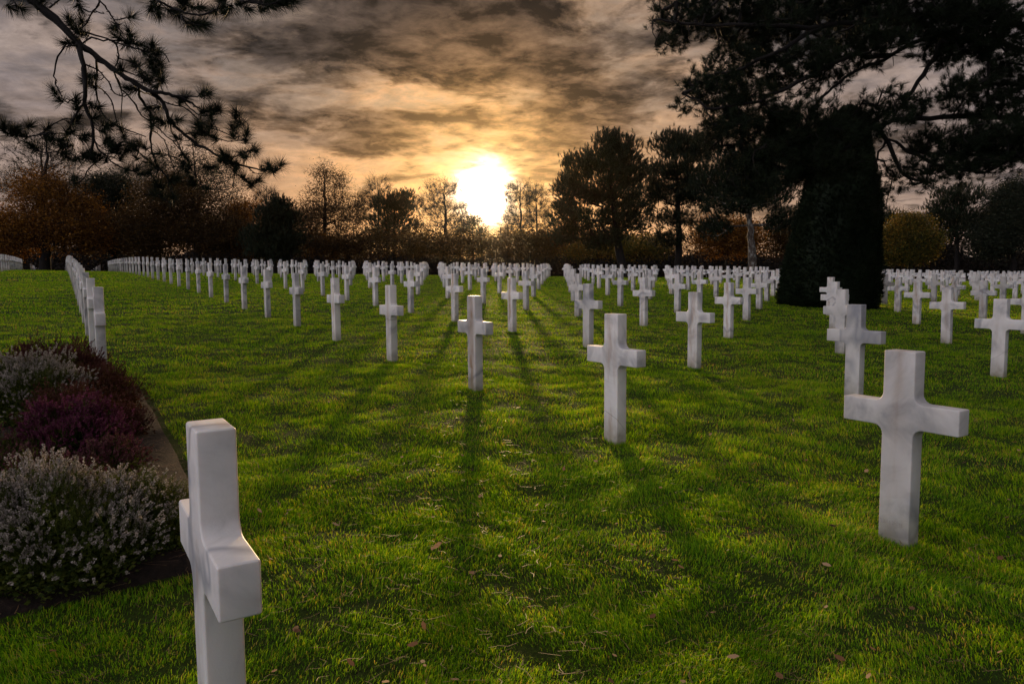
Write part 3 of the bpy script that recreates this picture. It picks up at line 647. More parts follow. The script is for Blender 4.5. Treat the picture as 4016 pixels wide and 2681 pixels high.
# ------------------------------------------------------------------ trees
def skeleton(trunk, targets, jit=.12, droop=.0, zpen=1.2, step=.9, trunk_from=.25):
    """grow limbs from the trunk polyline to every target; returns nodes, parents, is_tip counts"""
    P = [p for p in trunk]; par = [-1]+list(range(len(trunk)-1)); nt_ = len(trunk)
    arr = np.zeros((60000, 3)); arr[:nt_] = trunk; n = nt_; k0 = int(nt_*trunk_from)
    ax = trunk[int(nt_*.6)]
    order = np.argsort(np.min(np.linalg.norm(targets[:, None]-trunk[None, k0:], axis=2), 1)); tips = []
    for t in targets[order]:
        d = arr[k0:n]-t; dist = np.linalg.norm(d, axis=1); up = np.maximum(d[:, 2]+dist*.15, 0); q = k0+int(np.argmin(dist+zpen*up))
        a = arr[q]; L = np.linalg.norm(t-a); m = max(1, int(L/step)); c = a+(t-a)*.5+np.array([0, 0, droop*L])+rng.normal(size=3)*jit*L; prev = q
        for f in np.linspace(0, 1, m+1)[1:]:
            if n >= 59990: break
            p = a*(1-f)**2+2*c*f*(1-f)+t*f*f
            if f < 1: p = p+rng.normal(size=3)*jit*.25*step
            arr[n] = p; par.append(prev); prev = n; n += 1
        tips.append(prev)
    return arr[:n].copy(), np.array(par), np.array(tips)
def limb_mesh(nodes, par, tips, rtip, expo, trunk_n, rbase, rtop, sides=5):
    cnt = np.zeros(len(nodes)); cnt[tips] += 1
    for q in range(len(nodes)-1, trunk_n-1, -1): cnt[par[q]] += cnt[q]
    r = rtip*np.maximum(cnt, 1)**expo; e = np.arange(trunk_n, len(nodes)); rmax = rbase*.62
    r = np.minimum(r, rmax); rp = np.minimum(r[par[e]], r[e]*1.25)
    tr = nodes[:trunk_n]
    rt = np.linspace(rbase, rtop, trunk_n); rt[0] *= 1.35; rt[1] *= 1.1
    return [polytube(tr, rt, None, 10, .05), tubes(nodes[par[e]], nodes[e], rp, r[e], sides)]
def lobes_targets(lobes, Y, depthf=.8, dmin=0.0, ydep=None):
    out = []
    for (cx, cy, rx, ry, n) in lobes:
        c = at(cx, cy, Y); sx = rx*PW/2349/FPX*Y; sz = ry*PW/2349/FPX*Y; sy = ydep if ydep else max(sx, sz)*depthf
        k = 0; tries = 0
        while k < n and tries < n*12:
            tries += 1; v = rand_dir(1)[0]*rng.uniform(.0, 1)**(1/2.2); p = c+v*np.array([sx, sy, sz])
            if dmin and out and np.min(np.linalg.norm(np.array(out)-p, axis=1)) < dmin: continue
            out.append(p); k += 1
    return np.array(out)
def tree(name, label, kind, Y, bx, top, lobes, rb=.3, mat_=None, leaf=.16, per=40, spread=.5, squash=.7, dmin=.5, group='trees along the far edge of the lawn',
         bark=None, rt=.03, expo=.42, lean=0.0, twig=0, depthf=.8, base_y=None, cat='tree', trunk_from=.25, droop=0.0, needle=None):
    b = at(bx, 600, Y); bz = float(T(b[0], Y)); tp = at(top[0], top[1], Y); ctrl = at(bx+lean, (610+top[1])/2, Y)
    base = np.array([b[0], Y, bz-.1]); tr = smooth_path([base, ctrl, tp], 22)+np.concatenate([np.zeros((1, 3)), rng.normal(size=(21, 3))*.05*rb*3])
    if mat_ is not None and per > 10: lobes = [(a_, b_, c_, d_, int(e_*(1.2 if kind == 'pine' else 2.0))) for a_, b_, c_, d_, e_ in lobes]; dmin *= .7; leaf *= .8; per = int(per*1.25)
    tg = lobes_targets(lobes, Y, depthf, dmin); nodes, par, tips = skeleton(tr, tg, droop=droop, trunk_from=trunk_from)
    off = base; root = empty(name, base); tag(root, label, cat, group)
    parts = limb_mesh(nodes-off, par, tips, rt*.5, expo, 22, rb, rt)
    if twig:
        e = rng.integers(22, len(nodes), twig); p = nodes[e]-off; dd = nrm(nodes[e]-nodes[par[e]])+rng.normal(size=(twig, 3))*.6; dd[:, 2] += .25; dd = nrm(dd); l = rng.uniform(.4, 1.3, twig)
        q = p+dd*l[:, None]; parts.append(tubes(p, q, np.full(twig, rt*.42), np.full(twig, rt*.2), 3))
        for _ in range(2):
            d2 = nrm(dd+rng.normal(size=(twig, 3))*.6); f = rng.uniform(.3, 1, (twig, 1)); s0 = p*(1-f)+q*f; parts.append(tubes(s0, s0+d2*l[:, None]*.6, np.full(twig, rt*.28), np.full(twig, rt*.15), 3))
    link('trunk', to_mesh('trunk', parts, True), bark or BARK, root)
    if mat_ is not None:
        C = nodes[tips]-off
        if kind == 'pine':
            # finger-like upright shoots of short needles
            k = 9; Cc = np.repeat(C, k, 0)+rng.normal(size=(len(C)*k, 3))*spread*np.array([1, 1, .62]); A = rng.normal(size=Cc.shape)*.45+np.array([0, 0, 1.0])+nrm(Cc-C.mean(0))*.5
            nl, nm = needle or (.20, 26); V, F = tufts(Cc, A, nm, nl*1.5, nl*.15, back=.9, th0=.1, th1=.62)
            link('crown', to_mesh('crown', [(V, F)]), mat_, root)
        else:
            link('crown', to_mesh('crown', [cards(C, leaf, per, spread, squash=squash)]), mat_, root)
    return root

TR = tree
TR('oak_tree', 'broad orange-leaved oak with bare top branches, tallest at the far left', 'leaf', 84, 102, (108, 300), [(60, 520, 95, 55, 130), (170, 520, 75, 60, 120), (100, 440, 75, 45, 70), (10, 545, 60, 45, 60), (215, 545, 30, 30, 30), (175, 470, 40, 25, 30)], rb=.62, mat_=M_ORANGE, leaf=.26, per=62, spread=.75, dmin=.7, twig=900, rt=.035)
TR('bare_tree', 'bare tree crown with few leaves rising above the orange oak, far left', 'leaf', 88, 95, (98, 315), [(60, 380, 65, 50, 70), (130, 370, 50, 50, 60), (100, 335, 40, 30, 30), (30, 420, 40, 30, 30)], rb=.3, mat_=M_DARK, leaf=.2, per=7, spread=.9, dmin=.6, twig=2000, rt=.03)
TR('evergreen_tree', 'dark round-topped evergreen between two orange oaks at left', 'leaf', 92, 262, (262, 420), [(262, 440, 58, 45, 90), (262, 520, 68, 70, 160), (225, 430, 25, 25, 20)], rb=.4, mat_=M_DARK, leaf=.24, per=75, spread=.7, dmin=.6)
TR('oak_tree', 'wide brown-leaved oak behind the hanging pine branch, second oak from left', 'leaf', 86, 452, (430, 400), [(360, 520, 95, 55, 150), (480, 530, 85, 50, 130), (400, 455, 95, 50, 120), (330, 560, 50, 35, 40)], rb=.55, mat_=M_BROWN, leaf=.26, per=62, spread=.75, dmin=.7, twig=500)
TR('sparse_tree', 'sparse-leaved tall tree seen through the hanging pine branch', 'leaf', 98, 455, (440, 320), [(440, 380, 70, 55, 70), (500, 430, 55, 50, 60), (370, 400, 45, 40, 30), (530, 480, 40, 40, 30)], rb=.35, mat_=M_DARK, leaf=.24, per=20, spread=.8, dmin=.7, twig=1500)
TR('orange_tree', 'small rusty orange tree left of the dark rounded pine', 'leaf', 90, 562, (560, 455), [(560, 500, 40, 45, 60), (560, 555, 45, 35, 40)], rb=.25, mat_=M_ORANGE, leaf=.24, per=60, spread=.6, dmin=.6)
TR('bare_tree', 'slender bare tree behind the pine branch tip', 'leaf', 104, 612, (612, 425), [(612, 460, 30, 32, 30)], rb=.2, mat_=None, dmin=.5, twig=1200, rt=.025)
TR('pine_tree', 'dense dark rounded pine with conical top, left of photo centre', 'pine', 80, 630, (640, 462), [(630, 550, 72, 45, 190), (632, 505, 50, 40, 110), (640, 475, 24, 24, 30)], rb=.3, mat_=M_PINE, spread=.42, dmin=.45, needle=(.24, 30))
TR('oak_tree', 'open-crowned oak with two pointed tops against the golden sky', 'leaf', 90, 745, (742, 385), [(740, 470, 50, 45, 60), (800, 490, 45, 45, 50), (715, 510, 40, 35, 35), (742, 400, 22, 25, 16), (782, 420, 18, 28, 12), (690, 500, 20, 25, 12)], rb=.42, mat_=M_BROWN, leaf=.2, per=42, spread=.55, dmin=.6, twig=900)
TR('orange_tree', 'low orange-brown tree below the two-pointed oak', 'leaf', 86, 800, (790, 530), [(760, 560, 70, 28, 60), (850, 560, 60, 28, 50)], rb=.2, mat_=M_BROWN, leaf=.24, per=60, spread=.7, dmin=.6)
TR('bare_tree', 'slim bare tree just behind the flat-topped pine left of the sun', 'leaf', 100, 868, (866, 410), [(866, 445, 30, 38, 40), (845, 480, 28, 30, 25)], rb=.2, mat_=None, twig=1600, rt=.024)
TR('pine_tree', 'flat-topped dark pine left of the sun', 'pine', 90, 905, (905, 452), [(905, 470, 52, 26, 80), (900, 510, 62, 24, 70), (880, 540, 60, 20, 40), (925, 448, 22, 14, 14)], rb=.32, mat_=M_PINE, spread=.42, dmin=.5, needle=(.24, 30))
TR('bare_tree', 'bare spreading tree with twisted limbs touching the left of the sun glare', 'leaf', 88, 1022, (1018, 420), [(1018, 440, 40, 25, 40), (1000, 475, 50, 30, 55), (1045, 490, 35, 30, 30), (1020, 515, 70, 22, 50)], rb=.38, mat_=M_DARK, leaf=.14, per=6, spread=.5, dmin=.55, twig=2600, rt=.03)
TR('orange_tree', 'low golden-brown tree directly under the bare spreading tree', 'leaf', 84, 1015, (1010, 530), [(960, 555, 60, 28, 60), (1040, 560, 60, 26, 60), (1090, 565, 40, 22, 30)], rb=.2, mat_=M_BROWN, leaf=.24, per=60, spread=.65, dmin=.6)
TR('round_tree', 'small round-headed tree at the left foot of the sun glare', 'leaf', 94, 1085, (1085, 500), [(1085, 508, 17, 15, 18), (1095, 530, 28, 18, 18), (1065, 525, 22, 18, 14)], rb=.15, mat_=M_DARK, leaf=.2, per=50, spread=.45, dmin=.4)
TR('low_tree', 'low brown tree directly below the sun', 'leaf', 92, 1135, (1135, 545), [(1125, 560, 36, 22, 36), (1165, 556, 30, 26, 34)], rb=.16, mat_=M_BROWN, leaf=.22, per=55, spread=.5, dmin=.5)
TR('bare_tree', 'tall bare tree right of the sun, limbs fanning upward', 'leaf', 92, 1195, (1192, 415), [(1190, 455, 32, 34, 45), (1185, 505, 38, 30, 40)], rb=.26, mat_=M_DARK, leaf=.13, per=5, spread=.5, dmin=.5, twig=2200, rt=.026)
TR('bare_tree', 'thinner bare tree between the fan-shaped bare tree and big pine', 'leaf', 94, 1232, (1228, 425), [(1230, 460, 24, 34, 34), (1235, 505, 28, 30, 30)], rb=.2, mat_=None, dmin=.5, twig=1700, rt=.024)
TR('orange_tree', 'low orange tree under the bare trees right of the sun', 'leaf', 86, 1215, (1215, 530), [(1190, 560, 45, 28, 50), (1245, 560, 40, 30, 50)], rb=.2, mat_=M_BROWN, leaf=.24, per=60, spread=.65, dmin=.6)
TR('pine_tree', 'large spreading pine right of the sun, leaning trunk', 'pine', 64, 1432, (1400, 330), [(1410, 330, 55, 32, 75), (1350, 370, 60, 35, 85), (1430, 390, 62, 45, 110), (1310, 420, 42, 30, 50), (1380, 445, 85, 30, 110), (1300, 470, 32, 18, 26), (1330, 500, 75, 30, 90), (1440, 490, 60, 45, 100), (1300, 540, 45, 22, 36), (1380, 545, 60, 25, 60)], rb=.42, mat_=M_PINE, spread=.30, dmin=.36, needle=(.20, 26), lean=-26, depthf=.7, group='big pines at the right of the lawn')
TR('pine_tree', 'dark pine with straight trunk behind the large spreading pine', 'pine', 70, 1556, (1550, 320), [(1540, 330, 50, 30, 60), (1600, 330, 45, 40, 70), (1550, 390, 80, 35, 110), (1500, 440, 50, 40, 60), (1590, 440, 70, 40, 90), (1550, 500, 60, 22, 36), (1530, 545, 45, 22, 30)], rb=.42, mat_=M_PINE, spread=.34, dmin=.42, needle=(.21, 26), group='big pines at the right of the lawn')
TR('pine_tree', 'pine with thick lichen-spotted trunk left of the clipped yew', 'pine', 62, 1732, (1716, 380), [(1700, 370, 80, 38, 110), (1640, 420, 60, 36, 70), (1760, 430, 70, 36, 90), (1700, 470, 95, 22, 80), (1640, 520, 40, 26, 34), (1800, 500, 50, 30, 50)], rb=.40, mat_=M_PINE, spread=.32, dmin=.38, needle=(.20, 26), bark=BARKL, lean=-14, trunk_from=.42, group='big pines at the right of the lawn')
TR('orange_tree', 'orange-leaved tree between the straight-trunked and lichened pines', 'leaf', 88, 1668, (1665, 480), [(1650, 540, 70, 45, 110), (1700, 545, 45, 40, 50)], rb=.22, mat_=M_ORANGE, leaf=.26, per=60, spread=.7, dmin=.6)
TR('orange_tree', 'orange-leaved tree just left of the yew base', 'leaf', 90, 1800, (1795, 490), [(1800, 545, 60, 42, 90)], rb=.22, mat_=M_BROWN, leaf=.26, per=60, spread=.7, dmin=.6)
TR('orange_tree', 'yellow-brown tree under the large spreading pine', 'leaf', 92, 1370, (1370, 540), [(1340, 570, 60, 24, 50), (1430, 568, 60, 25, 50), (1500, 565, 40, 26, 36)], rb=.2, mat_=M_GREENGOLD, leaf=.24, per=55, spread=.65, dmin=.6)
TR('round_tree', 'neat round tree turning from green to orange, right of the yew', 'leaf', 72, 2090, (2086, 505), [(2086, 558, 70, 44, 230), (2080, 522, 44, 26, 60), (2062, 582, 58, 22, 60), (2098, 503, 16, 14, 9), (2070, 500, 12, 14, 7), (2030, 540, 18, 18, 9), (2142, 545, 17, 20, 9), (2125, 512, 14, 12, 6)], rb=.26, mat_=M_GREENGOLD, leaf=.19, per=50, spread=.40, dmin=.34, twig=700, trunk_from=.1)
TR('pine_tree', 'tall dark pine with bare double trunk behind the round tree', 'pine', 96, 2196, (2196, 430), [(2196, 450, 62, 26, 70), (2180, 490, 62, 30, 80), (2240, 510, 45, 28, 50), (2190, 530, 60, 22, 44), (2150, 500, 28, 20, 20)], rb=.36, mat_=M_PINE, spread=.48, dmin=.5, needle=(.26, 28), group='big pines at the right of the lawn')
TR('evergreen_tree', 'dark evergreen mass at the right edge behind the graves', 'leaf', 92, 2325, (2322, 425), [(2320, 500, 55, 75, 200), (2330, 450, 40, 35, 60), (2280, 550, 50, 45, 90)], rb=.4, mat_=M_DARK, leaf=.26, per=70, spread=.7, dmin=.6)
TR('pine_tree', 'small dark pine between the yew and round tree', 'pine', 100, 2034, (2034, 482), [(2034, 500, 26, 18, 24), (2030, 535, 32, 24, 40)], rb=.2, mat_=M_PINE, spread=.5, dmin=.5, needle=(.26, 28))
def wood():
    xs = rng.uniform(-100, 100, 2600); ys = 112+rng.uniform(0, 12, 2600); zz = T(xs, ys)
    top = 6.0+1.6*np.sin(xs*.13)+1.2*np.sin(xs*.37+1); k = np.abs(xs+4) < 3; top[k] -= 1.5
    C = np.stack([xs, ys, zz+rng.uniform(0, 1, 2600)*top], 1)
    parts = [cards(C, .42, 34, 1.0)]
    # solid core added behind the leaves to block light from the horizon
    n = 160; X = np.linspace(-130, 130, n); prof = []
    for q, x in enumerate(X):
        z0 = float(T(x, 122)); h = 5.2+1.4*math.sin(x*.13)+1.1*math.sin(x*.37+1)
        prof.append([(x, 117, z0-.5), (x, 118.5+.6*math.sin(x*1.7), z0+h*.7), (x, 121, z0+h), (x, 126, z0+h*.8), (x, 128, z0-.5)])
    V = np.array(prof).reshape(-1, 3); F = [(q*5+s, (q+1)*5+s, (q+1)*5+s+1, q*5+s+1) for q in range(n-1) for s in range(4)]
    parts.append((V, np.array(F)))
    # trunks in front
    tx = rng.uniform(-85, 85, 70); ty = 106+rng.uniform(0, 8, 70); tz = T(tx, ty)
    P0 = np.stack([tx, ty, tz], 1); P1 = P0+np.stack([rng.normal(size=70)*.4, 0*tx, rng.uniform(5, 8, 70)], 1); parts.append(tubes(P0, P1, np.full(70, .17), np.full(70, .1), 6))
    o = link('far_wood', to_mesh('far_wood', parts), M_WOOD); tag(o, 'dark mass of undergrowth and woodland closing the far side', 'woodland', kind='stuff')
    xs = rng.uniform(-72, 72, 900); ys = 98+rng.uniform(0, 8, 900); C = np.stack([xs, ys, T(xs, ys)+rng.uniform(0, 1, 900)**1.3*3.4*(.6+.4*np.sin(xs*.5))], 1)
    o = link('undergrowth', to_mesh('undergrowth', [cards(C, .32, 40, .7)]), M_WOOD); tag(o, 'dim shrubs growing beneath the far trees', 'undergrowth', kind='stuff')
wood()

# clipped yew --------------------------------------------------------
def yew():
    Y = YEW[1]; x0 = YEW[0]; z0 = float(T(x0, Y)); root = empty('yew_tree', (x0, Y, z0))
    tag(root, 'tall dark clipped yew, conical and broad at its base, beside the white crosses', 'tree')
    prof = [(1905, 712, 84), (1905, 704, 102), (1901, 690, 110), (1901, 660, 111), (1904, 620, 108), (1908, 580, 101), (1914, 540, 95), (1922, 500, 89), (1927, 460, 86), (1932, 420, 78), (1936, 385, 70), (1939, 345, 60), (1942, 310, 50), (1945, 275, 36), (1947, 254, 22), (1948, 240, 4)]
    zs, cx, rr = [], [], []
    for px, py, w in prof:
        p = at(px, py, Y); zs.append(p[2]-z0); cx.append(p[0]-x0); rr.append(w*PW/2349/FPX*Y*.985)
    zs, cx, rr = map(np.array, (zs, cx, rr)); zs[0] = min(zs[0], .12)
    n = 40; k = 60; tz = np.linspace(zs[0], zs[-1], k); tr = np.interp(tz, zs, rr); tx = np.interp(tz, zs, cx); a = np.arange(n)*2*pi/n
    def lump(a, z): return 1+.035*np.sin(3*a+z*1.3)+.03*np.sin(7*a-2.1*z)+.02*np.sin(13*a+5*z)
    V = np.stack([tx[:, None]+tr[:, None]*.93*lump(a[None], tz[:, None])*np.cos(a), tr[:, None]*.93*lump(a[None], tz[:, None])*np.sin(a), np.repeat(tz[:, None], n, 1)], -1).reshape(-1, 3)
    F = np.array([(q*n+s, q*n+(s+1) % n, (q+1)*n+(s+1) % n, (q+1)*n+s) for q in range(k-1) for s in range(n)])
    m = 26000; z = rng.uniform(zs[0], zs[-1], m); w = np.interp(z, zs, rr); kp = rng.uniform(0, rr.max(), m) < w+.15; z = z[kp]; w = w[kp]; m = len(z); aa = rng.uniform(0, 2*pi, m)
    lr = w*lump(aa, z)*rng.uniform(.90, 1.02, m); C = np.stack([np.interp(z, zs, cx)+lr*np.cos(aa), lr*np.sin(aa), z], 1)
    A = np.stack([np.cos(aa), np.sin(aa), .55+0*aa], 1)+rng.normal(size=(m, 3))*.35
    link('crown', to_mesh('crown', [(V, F), tufts(C, A, 9, .085, .02, back=.9, th0=.1, th1=.9)]), M_YEW, root)
    link('trunk', to_mesh('trunk', [polytube([(0, 0, -.1), (0, 0, .3), (.05, 0, 1.2)], .28, .2, 10, .05)], True), BARK, root)
yew()

# big pine whose crown fills the top right ---------------------------
def big_pine():
    Y = 19.0; bx = at(2440, 700, Y)[0]; base = np.array([bx, Y, float(T(bx, Y))-.1])
    root = empty('pine_tree', base); tag(root, 'huge dark pine whose boughs fill the upper right corner', 'tree')
    tr = smooth_path([base, at(2450, 420, Y), at(2420, 150, Y), at(2380, -200, Y)], 26)
    arms = [  # main boughs, traced as world curves: (px, py, depth)
        [(2435, 285, 19), (2349, 272, 18.6), (2200, 268, 18), (2080, 275, 17.6), (1990, 290, 17.4), (1880, 310, 17.2), (1760, 330, 17)],
        [(2430, 180, 19), (2330, 110, 18.5), (2240, 90, 18), (2170, 110, 17.5), (2120, 170, 17.3), (2075, 230, 17.2), (2050, 265, 17.4), (2020, 300, 17.5)],
        [(2240, 90, 18), (2130, 85, 17.5), (2040, 130, 17), (1960, 165, 16.8), (1900, 210, 16.6), (1850, 270, 16.5)],
        [(2040, 130, 17), (1940, 135, 16.5), (1830, 190, 16.2), (1740, 230, 16), (1640, 250, 16), (1570, 215, 16)],
        [(2420, 100, 19), (2250, 30, 18), (2050, 40, 17), (1880, 60, 16.4), (1720, 60, 16), (1600, 55, 16), (1500, 45, 16)],
        [(1880, 60, 16.4), (1800, 110, 16.2), (1710, 150, 16), (1640, 175, 16)],
        [(2435, 330, 19), (2300, 350, 18), (2180, 355, 17.6), (2080, 345, 17.4), (2040, 320, 17.4), (2000, 375, 17.3)],
        [(2080, 345, 17.4), (2130, 370, 17.2), (2200, 385, 17)],
        [(2180, 355, 17.6), (2250, 395, 17), (2340, 355, 16.6)],
        [(2435, 230, 19), (2349, 200, 17.5), (2250, 190, 17), (2170, 200, 16.6)],
        [(1990, 290, 17.4), (1900, 370, 17.2), (1800, 400, 17), (1720, 395, 17)],
        [(2020, 300, 17.5), (2080, 400, 17), (2140, 420, 17)]]
    nodes = [p for p in tr]; par = [-1]+list(range(25)); rad = list(np.linspace(.40, .16, 26)); parts = [polytube(tr, np.array(rad), None, 12, .05)]
    trunk = np.array(nodes); allp = []
    for q, a in enumerate(arms):
        pts = np.array([at(*p) for p in a]); L = np.linalg.norm(np.diff(pts, axis=0), axis=1).sum()
        s = smooth_path(pts, max(8, int(L/.25))); s += rng.normal(size=s.shape)*.02
        d0 = np.linalg.norm(trunk-s[0], axis=1); r0 = .085 if q in (0, 1, 4) else .055
        if q in (0, 1, 4, 6, 9): parts.append(tubes([trunk[int(np.argmin(d0))]], [s[0]], [r0], [r0], 8))
        parts.append(polytube(s, r0, .022, 7, .08)); allp.append(s)
    P = np.concatenate(allp)
    lobes = [(1640, 22, 165, 42, 95), (1560, 62, 60, 26, 26), (1850, 15, 170, 50, 130), (2060, 30, 190, 60, 170), (2270, 40, 130, 80, 150), (1750, 85, 110, 34, 55), (1700, 155, 115, 34, 60), (1830, 165, 110, 45, 60),
             (1620, 215, 72, 26, 40), (1700, 250, 85, 34, 60), (1800, 280, 95, 36, 75), (1660, 300, 55, 38, 40), (2310, 160, 70, 60, 70), (2210, 95, 80, 40, 60), (1950, 120, 110, 50, 70), (2300, 235, 80, 30, 50), (2180, 205, 25, 14, 8),
             (2150, 235, 35, 20, 16), (2230, 320, 130, 38, 105), (2330, 330, 60, 45, 50), (1860, 325, 90, 36, 90), (1985, 300, 60, 22, 22), (1780, 360, 110, 42, 100), (1880, 390, 90, 24, 55), (1980, 255, 60, 26, 26), (2060, 250, 50, 24, 16), (1720, 420, 80, 30, 50),
             (2100, 385, 60, 22, 22), (2200, 385, 60, 16, 20), (2290, 370, 50, 25, 26), (2090, 425, 30, 14, 8), (2070, 468, 10, 6, 2)]
    tg = lobes_targets([(a_, b_, c_, d_, int(e_*1.2)) for a_, b_, c_, d_, e_ in lobes], 17.0, dmin=.12, ydep=1.7)
    # twigs: from every target to the nearest bough point or earlier twig
    arr = np.concatenate([P, np.zeros((30000, 3))]); n = len(P); par = np.full(len(arr), -1); tips = []; dirs = []
    order = np.argsort(np.min(np.linalg.norm(tg[:, None]-P[None], axis=2), 1))
    for t in tg[order]:
        d = arr[:n]-t; dist = np.linalg.norm(d, axis=1)+.3*np.abs(d[:, 0]+.3); q = int(np.argmin(dist)); a = arr[q]; L = np.linalg.norm(t-a); m = max(2, int(L/.16)); c = a+(t-a)*.5+rng.normal(size=3)*.16*L; c[2] -= .08*L; prev = q
        for f in np.linspace(0, 1, m+1)[1:]:
            arr[n] = a*(1-f)**2+2*c*f*(1-f)+t*f*f+rng.normal(size=3)*.008; par[n] = prev; prev = n; n += 1
        tips.append(prev); dirs.append(t-c)
    arr = arr[:n]; par = par[:n]; cnt = np.zeros(n); cnt[tips] = 1
    for q in range(n-1, len(P)-1, -1): cnt[par[q]] += cnt[q]
    e = np.arange(len(P), n); r = np.minimum(.0075*np.maximum(cnt, 1)**.45, .06); rp = np.minimum(np.where(par[e] < len(P), r[e]*1.15, r[par[e]]), r[e]*1.3)
    parts.append(tubes(arr[par[e]], arr[e], rp, r[e], 4))
    # dead side pegs on the boughs
    k = 260; q = rng.integers(0, len(P)-1, k); s0 = P[q]; dd = rand_dir(k); L = rng.uniform(.08, .32, (k, 1)); parts.append(tubes(s0, s0+dd*L, np.full(k, .012), np.full(k, .006), 4))
    parts = [(np.asarray(V)-base, F) for V, F in parts]
    link('trunk', to_mesh('trunk', parts, True), BARK, root)
    tips = np.array(tips); dirs = nrm(np.array(dirs)); dirs[:, 2] += .35; dirs = nrm(dirs)
    C = [arr[tips]]; A = [dirs]
    for _ in range(5):
        o = rng.normal(size=(len(tips), 3))*.105; C.append(arr[tips]+o); A.append(nrm(dirs+nrm(o)*.8+np.array([0, 0, .25])))
    C = np.concatenate(C)-base; A = np.concatenate(A)
    link('needles', to_mesh('needles', [tufts(C, A, 46, .15, .0078, back=.5, th0=.15, th1=1.2)]), M_PINE2, root)
big_pine()

